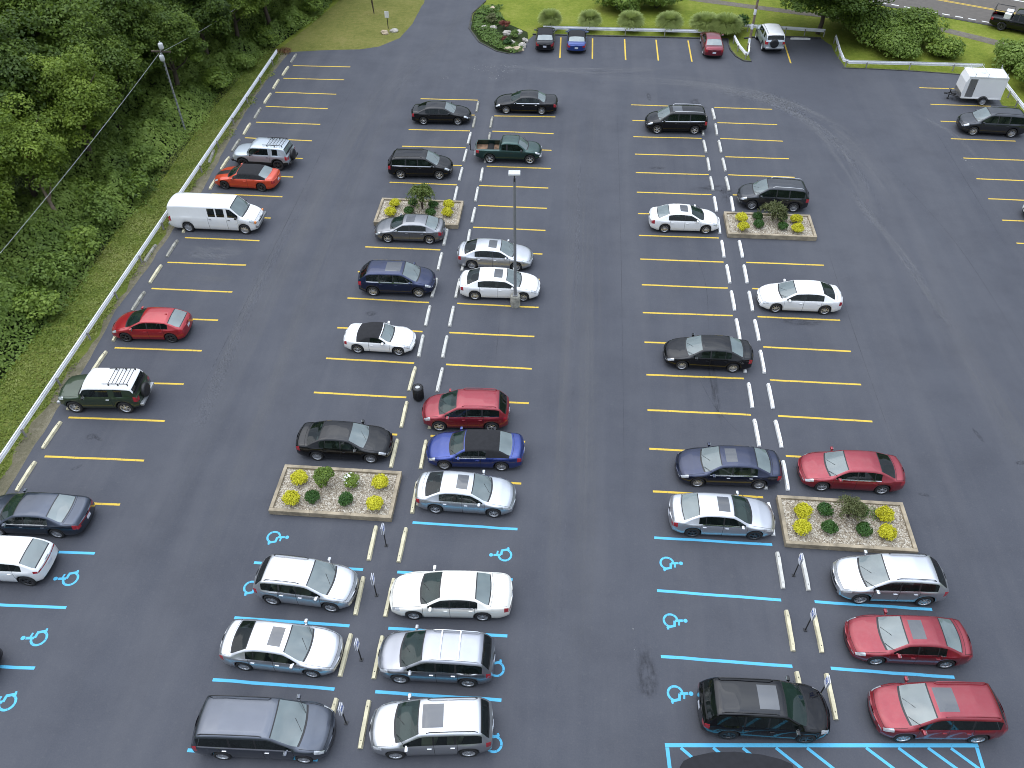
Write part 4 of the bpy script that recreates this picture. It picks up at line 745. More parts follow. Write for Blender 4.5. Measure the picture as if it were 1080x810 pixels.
# enclosed trailer
def trailer():
    root = empty('cargo_trailer', (33.55, 68.35, 0), R(177)); tag(root, 'white enclosed cargo trailer with roof ladder racks', 'trailer')
    L, Wd, z0, z1 = 3.05, 1.75, .48, 2.35
    b = MB(); prof = [(-L/2, z0), (-L/2, z1), (L/2-.18, z1), (L/2-.05, z1-.10), (L/2+.12, z1-.55), (L/2+.16, z0+.45), (L/2+.10, z0)]
    n = len(prof)
    vs = [(px, -Wd/2, pz) for px, pz in prof]+[(px, Wd/2, pz) for px, pz in prof]
    b.add(vs, [tuple(range(n)), tuple(range(2*n-1, n-1, -1))]+[(i, n+i, n+(i+1) % n, (i+1) % n) for i in range(n)])
    b.build('body', M['trailer_white'], root)
    t = MB()
    for s in (-1, 1):
        t.box((0, s*(Wd/2+.008), z1-.05), (L+.04, .03, .09), 0); t.box((0, s*(Wd/2+.008), z0+.05), (L+.1, .03, .10), 0)
        t.box((-L/2+.02, s*(Wd/2+.006), (z0+z1)/2), (.06, .025, z1-z0), 0)
    t.build('edge_trim', M['trailer_white'], root)
    g = MB(); g.box((L/2+.145, 0, z0+.30), (.03, Wd-.06, .55), 0, M=Matrix.Rotation(R(-5), 3, 'Y')); g.build('stone_guard', M['trailer_alu'], root)
    for s in (-1, 1):
        d = MB(); d.box((L/2-.45, s*(Wd/2+.010), 1.38), (.58, .02, 1.5), 0); d.build('side_door', M['trailer_alu'] if s > 0 else M['trailer_white'], root)
        MB().box((L/2-.70, s*(Wd/2+.03), 1.3), (.04, .03, .22)).build('door_handle', M['dark_metal'], root)
        f = MB(); r0 = .42
        for q in range(8):
            a0, a1 = R(10+20*q), R(30+20*q)
            f.add([(-.15+r0*math.cos(a0), s*(Wd/2), .33+r0*math.sin(a0)), (-.15+r0*math.cos(a1), s*(Wd/2), .33+r0*math.sin(a1)), (-.15+r0*math.cos(a1), s*(Wd/2+.24), .33+r0*math.sin(a1)), (-.15+r0*math.cos(a0), s*(Wd/2+.24), .33+r0*math.sin(a0))], [(0, 1, 2, 3)])
        f.build('fender', M['dark_metal'], root)
        add_wheel(root, -.15, s*(Wd/2+.12), .33, .2, 'cap')
    v = MB(); v.box((.3, 0, z1+.05), (.38, .38, .09), 0, bev=.03); v.build('roof_vent', M['trailer_white'], root)
    for xx in (-1.35, .1, 1.1):
        k = MB(); k.tube([(xx, -Wd/2+.02, z1-.05), (xx, -Wd/2+.02, z1+.16), (xx, Wd/2-.02, z1+.16), (xx, Wd/2-.02, z1-.05)], .022, 6)
        k.tube([(xx, -Wd/2+.02, z1+.16), (xx, -Wd/2+.02, z1+.34)], .02, 6); k.tube([(xx, Wd/2-.02, z1+.16), (xx, Wd/2-.02, z1+.34)], .02, 6)
        k.build('ladder_rack', M['head_grey'], root)
    h = MB()
    for s in (-1, 1): h.tube([(L/2, s*.62, .45), (L/2+1.0, 0, .45)], .045, 6)
    h.box((L/2+1.05, 0, .47), (.25, .10, .10)); h.tube([(L/2+.75, .0, .05), (L/2+.75, 0, .85)], .04, 8); h.box((L/2+.75, 0, .03), (.16, .16, .05))
    h.box((L/2+.45, 0, .52), (.35, .5, .12)); h.tube([(L/2+.75, 0, .85), (L/2+.93, 0, .85)], .02, 6)
    h.build('tow_hitch', M['dark_metal'], root)
trailer()
# ------------------------------------------------------------------ setting
def sheet(name, poly, z, mat, parent=None, kind='structure', uv=False):
    me = bpy.data.meshes.new(name); bm = bmesh.new()
    f = bm.faces.new([bm.verts.new((x, y, z)) for x, y in poly])
    if f.normal.z < 0: f.normal_flip()
    bmesh.ops.triangulate(bm, faces=bm.faces[:]); bm.normal_update()
    for f in bm.faces:
        if f.normal.z < 0: f.normal_flip()
    bm.to_mesh(me); bm.free(); me.materials.append(mat)
    o = link(bpy.data.objects.new(name, me), parent)
    if kind: o['kind'] = kind
    return o

def smooth_poly(pts, it=2):
    for _ in range(it):
        q = []
        for i in range(len(pts)):
            a, b = pts[i], pts[(i+1) % len(pts)]
            q += [(a[0]*.75+b[0]*.25, a[1]*.75+b[1]*.25), (a[0]*.25+b[0]*.75, a[1]*.25+b[1]*.75)]
        pts = q
    return pts

G0 = -.03
sheet('ground', [(-420, -60), (420, -60), (420, 420), (-420, 420)], G0, M['lawn'])
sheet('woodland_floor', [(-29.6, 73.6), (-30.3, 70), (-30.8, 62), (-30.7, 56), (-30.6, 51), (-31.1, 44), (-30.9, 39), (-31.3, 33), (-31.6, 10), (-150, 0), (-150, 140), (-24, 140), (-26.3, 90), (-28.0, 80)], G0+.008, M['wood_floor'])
sheet('verge', [(-27.2, 5), (-27.1, 40), (-27.1, 50), (-27.6, 62), (-27.4, 75.2), (-28.9, 75.2), (-30.0, 70), (-30.6, 62), (-30.5, 56), (-30.4, 51), (-30.9, 44), (-30.7, 39), (-31.1, 33), (-31.4, 5)], G0+.016, M['verge'])
dv = []
for y in np.arange(5, 75.1, .7):
    dv += [(-27.75-.25*math.sin(y*.9)*math.sin(y*.37+2)-.1*math.sin(y*3.1)-(.45 if y > 56 else 0), y, G0+.020), (float(np.interp(y, [5, 40, 50, 62, 75], [-26.9, -26.9, -26.9, -27.4, -27.3])), y, G0+.020)]
o = mesh_obj('dirt_edge', dv, [(2*i, 2*i+1, 2*i+3, 2*i+2) for i in range(len(dv)//2-1)], M['dirt'], smooth=False); o['kind'] = 'structure'
sheet('side_lawn', [(-28.9, 74.0), (-24.5, 74.7), (-19.0, 75.5), (-16.4, 80), (-16.3, 92), (-17, 140), (-24.0, 140), (-25.6, 89), (-27.2, 81)], G0+.022, M['dry_lawn'])
sheet('gravel_path', [(6, 93.2), (12.4, 90.9), (17.2, 89.3), (22.2, 87.8), (30, 85.9), (35.6, 84.2), (41.4, 80.2), (60, 66), (60, 64), (41.2, 78.5), (35.3, 83.0), (29.7, 84.8), (22, 86.7), (17, 88.2), (12.2, 89.7), (6, 92)], G0+.010, M['gravel_path'])
# road at the top right, with edge dashes and a double centre line
ra_, rb_ = Vector((31.9, 90.0)), Vector((40.3, 85.66)); rd = (rb_-ra_).normalized(); rn = Vector((-rd.y, rd.x))
if rn.y < 0: rn = -rn
def rp(s, t): p = ra_+rd*s+rn*t; return (p.x, p.y)
road = sheet('road', [rp(-150, -.35), rp(80, -.35), rp(80, 8.2), rp(-150, 8.2)], G0+.026, M['road'])
for t in (3.75, 4.02):
    sheet('centre_line', [rp(-60, t), rp(60, t), rp(60, t+.13), rp(-60, t+.13)], G0+.032, M['yellow_line'], road, None)
for s in range(-30, 24): sheet('edge_dash', [rp(s*1.25, .0), rp(s*1.25+.72, .0), rp(s*1.25+.72, .20), rp(s*1.25, .20)], G0+.032, M['white_line'], road, None)
sheet('edge_line', [rp(-60, 7.75), rp(60, 7.75), rp(60, 7.95), rp(-60, 7.95)], G0+.032, M['white_line'], road, None)
sheet('road_kerb', [rp(-60, -.75), rp(60, -.75), rp(60, -.36), rp(-60, -.36)], G0+.030, M['kerb'])

lot_pts = [(-27.2, -8), (-27.1, 5)] + LOT[1:]
lot_pts[-1] = (36.4, 64.4); lot_pts += [(36.6, 55), (37.5, 40), (39, -8)]
# wobble the verge edge of the asphalt a little
out = []
for i in range(len(lot_pts)):
    a, b = lot_pts[i], lot_pts[(i+1) % len(lot_pts)]
    n = max(1, int(math.hypot(b[0]-a[0], b[1]-a[1])/.8)) if i < len(LOT)+1 else 1
    for k in range(n):
        p = (a[0]+(b[0]-a[0])*k/n, a[1]+(b[1]-a[1])*k/n)
        w = noise.noise(Vector((p[0]*.7, p[1]*.7, 0)))*.12
        out.append((p[0]+w, p[1]+w*.5))
lot = sheet('parking_lot', out, 0.0, M['asphalt'])
# skirt so the slab has an edge
sk = MB(); n = len(out)
sk.add([(x, y, 0) for x, y in out]+[(x, y, -.06) for x, y in out], [(i, (i+1) % n, n+(i+1) % n, n+i) for i in range(n)])
o = sk.build('slab_edge', M['asphalt'], lot)

def strip(name, pts, w, z, mat, parent, jit=0.0):
    vs = []; m = len(pts)
    for i, p in enumerate(pts):
        d = Vector(pts[min(i+1, m-1)])-Vector(pts[max(i-1, 0)]); d.normalize(); nn = Vector((-d.y, d.x))
        a = Vector(p)+nn*w/2; b = Vector(p)-nn*w/2; vs += [(a.x, a.y, z), (b.x, b.y, z)]
    fs = [(2*i+1, 2*i+3, 2*i+2, 2*i) for i in range(m-1)]
    me = bpy.data.meshes.new(name); me.from_pydata(vs, [], fs); me.materials.append(mat)
    uvl = me.uv_layers.new(name='UVMap')
    for f in me.polygons:
        for li in f.loop_indices:
            v = me.loops[li].vertex_index; uvl.data[li].uv = ((v//2)/(m-1), v % 2)
    me.update(); return link(bpy.data.objects.new(name, me), parent)

# bay lines
for z, k, x0, y0, x1, y1, bl in LINES:
    nseg = 6; pts = []
    for i in range(nseg+1):
        t = i/nseg; pts.append((x0+(x1-x0)*t, y0+(y1-y0)*t+random.uniform(-.012, .012)))
    strip('blue_bay_line' if bl else 'yellow_bay_line', pts, .125 if not bl else .135, .004, M['blue_line'] if bl else M['yellow_line'], lot)
for (a, b) in [((-1.97, 79.4), (-1.88, 74.66)), ((1.1, 79.4), (1.13, 74.64)), ((4.18, 79.4), (4.2, 74.56)), ((7.2, 79.4), (7.2, 74.62)), ((10.25, 79.4), (10.26, 74.58)), ((19.35, 79.6), (19.22, 74.8))]:
    strip('yellow_bay_line', [a, b], .13, .004, M['yellow_line'], lot)

# hatched no-parking box
hz = MB()
def hline(a, b, w=.12, z=.004):
    a, b = Vector(a), Vector(b); d = (b-a).normalized(); nn = Vector((-d.y, d.x))*w/2
    hz.add([(*(a+nn), z), (*(a-nn), z), (*(b-nn), z), (*(b+nn), z)], [(0, 1, 2, 3)])
hline((4.56, 12.47), (16.36, 13.39), .15); hline((4.64, 12.39), (4.9, 8.6), .14, .0045); hline((16.28, 13.30), (16.2, 9.0), .14, .0045)
for p in [(5.15, 12.42), (6.37, 12.52), (7.48, 12.60), (8.73, 12.70), (9.9, 12.79), (12.12, 12.97), (13.33, 13.06), (14.44, 13.15)]:
    L_ = 4.2 if p[0] < 13 else (16.2-p[0])/.776
    hline(p, (p[0]+.776*L_, p[1]-.63*L_), .12, .0045)
hline((15.3, 13.2), (16.2, 12.45), .12, .0045)
hz.build('hatched_box', M['blue_line'], lot)

def isa(name, cx, cy, ang, parent, mat, s=1.0, z=.004, gaps=True):
    b = MB(); c_, s_ = math.cos(ang), math.sin(ang)
    zz = [z]
    def T(u, v): return (cx+(u*c_-v*s_)*s, cy+(u*s_+v*c_)*s, zz[0])
    def seg(p, q, w):
        p, q = Vector(p), Vector(q); d = (q-p).normalized(); nn = Vector((-d.y, d.x))*w/2; zz[0] += .0002
        b.add([T(*(p+nn)), T(*(p-nn)), T(*(q-nn)), T(*(q+nn))], [(0, 1, 2, 3)])
    b.add([T(.10*math.cos(t*.628)-.06, .10*math.sin(t*.628)+.56) for t in range(10)], [tuple(range(10))])
    seg((-.06, .44), (-.02, .08), .12); seg((-.04, .27), (.20, .25), .085); seg((-.02, .065), (.22, .05), .115)
    seg((.22, .09), (.34, -.30), .12); seg((.31, -.29), (.44, -.24), .09)
    N_ = 14; zz[0] += .0002
    for i in range(N_):
        a0 = R(100+255*i/N_); a1 = R(100+255*(i+(.86 if gaps and i % 3 == 2 else 1.0))/N_)
        vs = []
        for a in (a0, a1):
            for r in (.262, .365): vs.append(T(-.02+r*math.cos(a), -.12+r*math.sin(a)))
        b.add(vs, [(0, 1, 3, 2)])
    return b.build(name, mat, parent)
# reading direction: the top of the symbol points into the bay
for i, (x, y) in enumerate(SYM):
    right = i in (0, 1, 5, 6, 7)
    isa('wheelchair_symbol', x, y, R(-90 if right else 90), lot, M['blue_line'], .92 if i not in (8, 9, 10) else 1.0, gaps=True)

# dust, drips and scuffs in the sealcoat
def arc(pts, n=14):
    pts = [Vector((p[0], p[1])) for p in pts]; out = []
    for i in range(len(pts)-1):
        p0 = pts[max(0, i-1)]; p1 = pts[i]; p2 = pts[i+1]; p3 = pts[min(len(pts)-1, i+2)]
        for k in range(n):
            t = k/n; q = .5*((2*p1)+(-p0+p2)*t+(2*p0-5*p1+4*p2-p3)*t*t+(-p0+3*p1-3*p2+p3)*t**3); out.append((q.x, q.y))
    out.append((pts[-1].x, pts[-1].y)); return out
SC = [  # points, width, material
 ([(-2, 71), (5, 70.6), (12, 69.6), (17, 66.8), (20.5, 62.5), (22, 57), (23, 50)], 2.6, 'dust'),
 ([(16, 68), (19.3, 62), (20.6, 56), (21, 48)], 1.5, 'dust'), ([(19, 56), (21.5, 46), (22.6, 38)], .8, 'dust'),
 ([(12, 68.3), (16, 67.6), (19, 65)], 2.2, 'dust_soft'), ([(-6.5, 72.5), (0, 72), (8, 73)], 1.6, 'dust'),
 ([(-12, 90), (-13.5, 78), (-17, 66), (-18.2, 50), (-18.5, 34), (-18, 16)], 2.2, 'dust_soft'),
 ([(-14.8, 72), (-16, 58), (-16.3, 44), (-15.9, 28), (-16, 12)], 1.3, 'dust_soft'), ([(-19.5, 56), (-19.6, 40), (-19.2, 27)], 1.0, 'dust_soft'),
 ([(1.5, 70), (1.2, 50), (1.4, 30), (1.2, 12)], 1.8, 'dust_soft'), ([(-.2, 66), (.1, 40), (-.1, 14)], 1.0, 'dust_soft'),
 ([(21.5, 45), (23.5, 30), (24, 14)], 1.8, 'dust_soft'), ([(27.5, 66), (29.8, 62.3), (30.6, 58.2)], .55, 'dust'), ([(29.3, 58.7), (30.2, 55.5)], .35, 'chips'),
 ([(-25.8, 42.9), (-23.6, 42.4), (-21.4, 42.7)], 1.5, 'dust'), ([(-25.6, 41.9), (-22.5, 41.8)], .7, 'dust'), ([(-25.3, 39.8), (-21.2, 39.5)], 1.2, 'dust_soft'),
 ([(-10.5, 72.2), (-7.6, 71.9), (-5.2, 72.4)], 2.4, 'chips'), ([(-12.4, 70.2), (-11.4, 69.6)], 1.2, 'chips'), ([(-8.2, 70.3), (-6.4, 70.0)], 1.3, 'chips'),
 ([(-15.0, 68.5), (-13.6, 68.2)], .9, 'chips'),
 ([(3.9, 16.6), (4.0, 15.0), (3.9, 14.2)], 1.0, 'oil'), ([(3.4, 17.8), (3.6, 15.6)], .12, 'chips'), ([(10.2, 67.2), (9.9, 66.2), (10.9, 65.1)], .9, 'oil'), ([(6.0, 68), (6.1, 66.3)], .45, 'oil'),
 ([(8.4, 52.4), (10.9, 52.6), (10.7, 50.6)], 1.1, 'oil'), ([(21.3, 30.0), (21.6, 28.9)], .25, 'oil'), ([(22.6, 27.7), (23.5, 27.8)], .3, 'oil'), ([(17.3, 25.4), (17.9, 25.3)], .25, 'oil'),
 ([(-24.2, 26.0), (-23.6, 25.7)], .25, 'oil'), ([(-24.4, 23.7), (-23.9, 24.1)], .25, 'oil'), ([(8.2, 36), (8.3, 29)], .5, 'oil'), ([(5.6, 55.2), (6.9, 55.3)], .5, 'oil'),
 ([(16.95, 47), (16.85, 38), (17.0, 26)], .05, 'oil'), ([(-19.9, 73), (-19.7, 50), (-19.9, 22)], .05, 'oil'), ([(3.3, 69), (3.35, 45), (3.2, 20)], .04, 'oil'), ([(28.6, 66), (28.7, 45)], .05, 'oil'), ([(8.1, 45.3), (8.6, 41.0), (8.3, 36)], .05, 'oil'), ([(7.4, 33.0), (8.2, 30.4), (9.6, 28.2)], .05, 'oil'), ([(-4.0, 37), (-3.9, 33)], .05, 'oil'), ([(22.5, 60), (25.5, 47), (26.3, 33)], .05, 'oil'),
 ([(-12.6, 26.6), (-9.9, 26.4)], 1.1, 'oil'), ([(-5.6, 29.2), (-2.5, 29.1)], 1.0, 'oil'), ([(6.2, 24.0), (9.4, 23.8)], 1.1, 'oil'), ([(12.6, 38.0), (15.3, 37.9)], .9, 'oil'),
]
for i, (p, w, m) in enumerate(SC): strip('dust_streak' if m != 'oil' else 'oil_stain', arc(p), w, .0020+.00004*i, M[m], lot)

for i in range(6):
    z_, k_, x0, y0, x1, y1, bl = LINES[(i*23+7) % len(LINES)]
    cx = (x0+x1)/2+random.uniform(-.8, .8); cy = y0-1.37+random.uniform(-.2, .2); w_ = random.uniform(.25, .6)
    strip('oil_stain', [(cx-w_*.7, cy), (cx, cy+random.uniform(-.05, .05)), (cx+w_*.7, cy)], w_, .0036+.00001*i, M['oil'], lot)
# kerbs
kb = MB()
def kerb_run(pts, w=.16, h=.11):
    for a, b in zip(pts[:-1], pts[1:]):
        a, b = Vector(a), Vector(b); d = b-a
        kb.box(((a.x+b.x)/2, (a.y+b.y)/2, h/2-.02), (d.length+.02, w, h), 0, rz=math.atan2(d.y, d.x))
kerb_run([(-4.75, 79.93), (14.05, 79.97)]); kerb_run([(15.7, 80.2), (16.4, 80.5), (19.8, 80.85), (23.0, 80.75)])
kerb_run([(-10.3, 88.4), (-11.3, 85.0), (-11.15, 81.1), (-9.8, 77.8), (-7.9, 75.75), (-6.6, 75.2)], .12, .08)
kerb_run([(23.7, 74.05), (26.7, 73.97), (30, 73.75), (34.0, 73.29)], .12, .07)
o = kb.build('kerb', M['kerb']); o['kind'] = 'structure'
sheet('island_grass', [(14.12, 79.8), (14.03, 78.69), (14.08, 77.37), (14.43, 75.96), (15.0, 75.05), (15.65, 74.94), (15.65, 75.76), (15.15, 76.47), (14.85, 79.8)], .03, M['verge'])
ik = MB(); ip = [(14.10, 79.8), (14.01, 78.69), (14.06, 77.37), (14.41, 75.93), (14.98, 75.0), (15.68, 74.88)]
for a, b in zip(ip[:-1], ip[1:]):
    a, b = Vector(a), Vector(b); d = b-a; ik.box(((a.x+b.x)/2, (a.y+b.y)/2, .03), (d.length+.03, .12, .10), 0, rz=math.atan2(d.y, d.x))
o = ik.build('island_kerb', M['kerb']); o['kind'] = 'structure'

# wooded hills around the site (they darken the horizon seen in the glass)
hv = []; hf = []; NA = 72
for ring, (rad, hh) in enumerate([(175, -1), (205, 28), (250, 52), (330, 70), (400, -2)]):
    for i in range(NA):
        a = 2*math.pi*i/NA; k_ = 1+.25*noise.noise(Vector((math.cos(a)*2, math.sin(a)*2, ring*.7)))
        hv.append((rad*k_*math.cos(a), 40+rad*k_*math.sin(a), hh*(.75+.5*abs(noise.noise(Vector((math.cos(a)*3, math.sin(a)*3, ring)))))))
for q in range(4):
    for i in range(NA): hf.append((q*NA+i, q*NA+(i+1) % NA, (q+1)*NA+(i+1) % NA, (q+1)*NA+i))
o = mesh_obj('hills', hv, hf, M['hill']); o['kind'] = 'structure'

# ------------------------------------------------------------------ wheel stops
def stop_mesh(seed):
    rr = random.Random(seed); b = MB(); n = 6; L_ = 1.85; vs = []; fs = []
    for i in range(n+1):
        y = -L_/2+L_*i/n; j = lambda: rr.uniform(-.006, .006)
        e = .02 if i in (0, n) else 0
        vs += [(-.10+j(), y, 0), (-.072+e+j(), y, .135-e+j()), (.072-e+j(), y, .135-e+j()), (.10+j(), y, 0)]
    for i in range(n):
        for k in range(3): fs.append((4*i+k, 4*i+k+1, 4*i+k+5, 4*i+k+4))
    fs += [(0, 3, 2, 1), (4*n, 4*n+1, 4*n+2, 4*n+3)]
    b.add(vs, fs, 0)
    for y in (-.66, .66): b.lathe([(.022, .130), (.022, .1385), (.001, .1385)], 8, 1, c=(0, y, 0))
    return b
SM = {}
for key, mt in (('w', 'white_concrete'), ('o', 'old_concrete'), ('c', 'cream_concrete'), ('m', 'concrete')):
    SM[key] = []
    for v in range(2):
        o = stop_mesh(v*7+3).build('wheel_stop', [M[mt], M['rebar']]); SM[key].append(o.data); bpy.data.objects.remove(o)
rows = {'A': ('along the guardrail', ''), 'B': ("of left divider's left file", ''), 'C': ("of left divider's right file", ''), 'D': ("of right divider's left file", ''), 'E': ("of right divider's right file", '')}
words = ['first', 'second', 'third', 'fourth', 'fifth', 'sixth', 'seventh', 'eighth', 'ninth', 'tenth', 'eleventh', 'twelfth', 'thirteenth', 'fourteenth', 'fifteenth', 'sixteenth', 'seventeenth', 'eighteenth', 'nineteenth', 'twentieth', 'twenty-first', 'twenty-second', 'twenty-third', 'twenty-fourth']
cnt = {}
def put_stop(x, y, rz, key, label):
    o = link(bpy.data.objects.new('wheel_stop', SM[key][random.randint(0, 1)])); o.location = (x, y, .001); o.rotation_euler = (0, 0, rz)
    tag(o, label, 'wheel stop', 'concrete wheel stops at the bay ends')
for z, k, x, y in STOPS:
    i = cnt.get(z, 0); cnt[z] = i+1
    if y < 10.2: continue
    key = 'w' if z in 'DE' else ('c' if k >= 12 else 'm')
    adj = rows[z][1]
    if z == 'A': key = 'o' if k in (-1, 5, 10, 12, 3) else 'c'; adj = 'weathered grey' if key == 'o' else 'cream'
    elif z in 'BC': adj = 'cream' if k >= 12 else ('dull grey' if k < 3 else 'white'); key = 'c' if k >= 12 else ('o' if k < 2 else 'm')
    elif k >= 16: key = 'c' if k > 16 else 'm'; adj = 'off-white'
    elif k < 5: key = 'm'
    put_stop(x+random.uniform(-.03, .03), y, random.uniform(-.025, .025), key, '%s wheel stop, %s from far end %s' % (adj, words[i], rows[z][0]))
put_stop(-28.05, 54.6, .14, 'o', 'weathered wheel stop lying in the grass beyond the white van')
put_stop(-27.72, 41.9, 0, 'o', 'weathered wheel stop lying in the grass nearer than the white van')
put_stop(21.0, 80.35, R(90), 'w', 'white wheel stop by the trunk of the big tree')
put_stop(36.3, 59.6, .0, 'o', 'old wheel stop at the far right edge below the dark grey SUV')

# ------------------------------------------------------------------ guardrails
def guardrail(pts, label, name='guardrail', closed_end=True, h=.68):
    root = empty(name, (pts[0][0], pts[0][1], 0)); tag(root, label, 'guardrail', 'galvanised guardrails')
    o_ = Vector((pts[0][0], pts[0][1]))
    prof = [(.0, -.155), (.095, -.12), (.095, -.075), (-.01, -.035), (-.01, .035), (.095, .075), (.095, .12), (.0, .155)]
    b = MB(); P_ = [Vector(p)-o_ for p in pts]; vs = []; n = len(prof)
    for i, p in enumerate(P_):
        d = (P_[min(i+1, len(P_)-1)]-P_[max(i-1, 0)]).normalized(); nn = Vector((-d.y, d.x))
        for (q, z) in prof: vs.append((p.x+nn.x*q, p.y+nn.y*q, h-.155+z))
    fs = [(i*n+k, i*n+k+1, (i+1)*n+k+1, (i+1)*n+k) for i in range(len(P_)-1) for k in range(n-1)]
    b.add(vs, fs); ob = b.build('rail', M['steel'], root)
    sol = ob.modifiers.new('thick', 'SOLIDIFY'); sol.thickness = .012
    # posts
    tot = 0; nxt = .4
    for a, c in zip(P_[:-1], P_[1:]):
        L_ = (c-a).length; d = (c-a).normalized(); nn = Vector((-d.y, d.x))
        while nxt < tot+L_:
            p = a+d*(nxt-tot)-nn*.07
            m = MB(); m.box((p.x, p.y, (h-.10)/2-.02), (.08, .09, h-.08), 0, rz=math.atan2(d.y, d.x)); m.build('post', M['post_wood'] , root)
            nxt += 3.8 if tot+L_ > 8 or len(pts) == 2 else 1.8
        tot += L_
    return root
g1 = [(-28.24+.009*(73.27-y), y) for y in np.arange(73.3, 8, -3.8)]
guardrail(g1[::-1], 'long galvanised guardrail down the left side of the lot')
guardrail([(-3.75, 80.45), (12.3, 80.40)], 'guardrail behind the row of tall grass clumps')
guardrail([(14.50, 79.3), (14.72, 77.2), (15.06, 75.6), (15.3, 75.35), (15.5, 75.75), (15.78, 77.6)], 'small V-shaped guardrail on the kerbed island')
guardrail([(15.8, 82.1), (19.5, 81.75), (23.4, 81.25)], 'guardrail running up to the trunk of the big tree')
guardrail([(24.1, 80.0), (23.8, 76.5), (23.75, 74.6), (24.2, 74.15), (30, 74.2), (35.8, 74.15)], 'L-shaped guardrail below the round bushes')
guardrail([(36.5, 71.2), (36.45, 66.5), (36.4, 60)], 'guardrail behind the white trailer at the right edge')

# ------------------------------------------------------------------ lamp, bin, signs, poles
root = empty('street_lamp', (-3.17, 38.26, 0)); tag(root, 'tall grey parking lot lamp post with flat head beside the white sedan', 'lamp post')
b = MB(); b.lathe([(.30, 0), (.30, .72), (.27, .80), (.001, .80)], 20); b.build('concrete_base', M['old_concrete'], root)
b = MB(); b.box((0, 0, .82), (.30, .30, .04)); b.tube([(0, 0, .82), (0, 0, 8.55)], [.095, .07], 12); b.build('pole', M['pole_grey'], root)
b = MB(); b.box((0, 0, 8.62), (.10, .10, .22)); b.tube([(0, 0, 8.68), (-.02, .18, 8.86)], .03, 6); b.build('bracket', M['dark_metal'], root)
b = MB(); b.box((-.02, .20, 8.93), (.64, .44, .13), bev=.03, rz=.06); b.build('lamp_head', M['head_grey'], root)
b = MB(); b.box((-.02, .20, 8.858), (.5, .32, .012), rz=.06); b.build('lens', M['headlamp'], root)

root = empty('litter_bin', (-7.76, 29.95, 0)); tag(root, 'black round litter bin between the parking files', 'litter bin')
b = MB(); b.lathe([(.001, .02), (.24, .02), (.27, .10), (.285, .74), (.25, .75), (.25, .4), (.001, .4)], 28)
for i in range(28):
    a = 2*math.pi*i/28; b.box((.287*math.cos(a), .287*math.sin(a), .42), (.022, .035, .62), rz=a)
b.build('body', M['can_black'], root)
b = MB(); b.lathe([(.30, .76), (.315, .80), (.29, .87), (.17, .93), (.14, .92), (.14, .84)], 28); b.build('lid', M['can_black'], root)
b = MB(); b.lathe([(.15, .86), (.001, .85)], 16); b.build('liner', M['head_grey'], root)

def sign(x, y, label, lean=0.0):
    root = empty('parking_sign', (x, y, 0), lean); tag(root, label, 'sign', 'accessible parking signs on the dividers')
    b = MB(); b.tube([(0, 0, 0), (0, 0, 1.42)], .028, 8); b.box((0, 0, .02), (.14, .14, .03)); b.build('post', M['dark_metal'], root)
    for s in (-1, 1):
        q = MB(); q.box((s*.036, 0, 1.32), (.014, .32, .48), 0); q.box((s*.0445, 0, 1.38), (.004, .20, .20), 1)
        pl = q.build('sign_plate', [M['sign_white'], M['sign_blue']], root)
        b = isa('wheelchair_symbol', 0, 0, 0, pl, M['sign_white'], .18, 0, False)
        for v in b.data.vertices: v.co = Vector((s*.0475, -s*-1*v.co.x, v.co.y+1.37)) if s > 0 else Vector((s*.0475, -v.co.x, v.co.y+1.37))
for (x, y), l in zip([(-7.72, 20.5), (-7.65, 17.93), (-7.68, 14.95), (-7.71, 12.34), (10.63, 20.33), (10.68, 17.7), (10.7, 14.83)],
    ['small white accessible sign below the left flower bed, first of four', 'small white accessible sign between the silver crossover and the cream-white sedan', 'small white accessible sign between the silver-white sedan and the grey SUV', 'small white accessible sign in front of the minivan',
     'small white accessible sign below the large right flower bed, first of three', 'small white accessible sign facing the empty blue bay, left of the red sedan', 'small white accessible sign between the black SUV and the red SUV']):
    sign(x, y, l, random.uniform(-.12, .12))

# utility pole in the woods with its wires
root = empty('utility_pole', (-31.57, 58.43, 0)); tag(root, 'pale utility pole with two white transformers at the edge of the woods', 'utility pole')
MB().tube([(0, 0, -.1), (.05, 0, 6.9)], [.075, .055], 8).build('pole', M['bumper_silver'], root)
for i in range(20):
    b = MB(); b.lathe([(.084, .4+i*.31), (.092, .42+i*.31), (.092, .50+i*.31), (.084, .52+i*.31)], 8); b.build('dark_band', M['pole_grey'], root)
for dz, dx in ((6.75, .05), (5.85, -.15)):
    b = MB(); b.lathe([(.001, 0), (.16, .02), (.18, .08), (.18, .38), (.15, .44), (.001, .46)], 16, c=(dx+.2, -.15, dz)); b.lathe([(.03, .44), (.05, .50), (.03, .58), (.001, .60)], 8, c=(dx+.2, -.15, dz)); b.build('transformer', M['head_grey'], root)
b = MB(); b.box((.05, 0, 6.5), (1.5, .10, .10)); b.build('crossarm', M['bark'], root)
def wire(a, c, sag, label):
    a, c = Vector(a), Vector(c); b = MB(); pts = []
    for i in range(25):
        t = i/24; p = a.lerp(c, t); p.z -= sag*4*t*(1-t); pts.append(p)
    b.tube(pts, .009, 5); o = b.build('overhead_wire', M['head_grey']); tag(o, label, 'wire')
wire((-31.6, 58.2, 6.45), (-29.4, 14, 6.8), .5, 'overhead wire sagging from the utility pole towards the lower left')
wire((-31.5, 58.5, 6.45), (-29.5, 86, 4.2), .5, 'overhead wire running from the utility pole to the top of the woods')

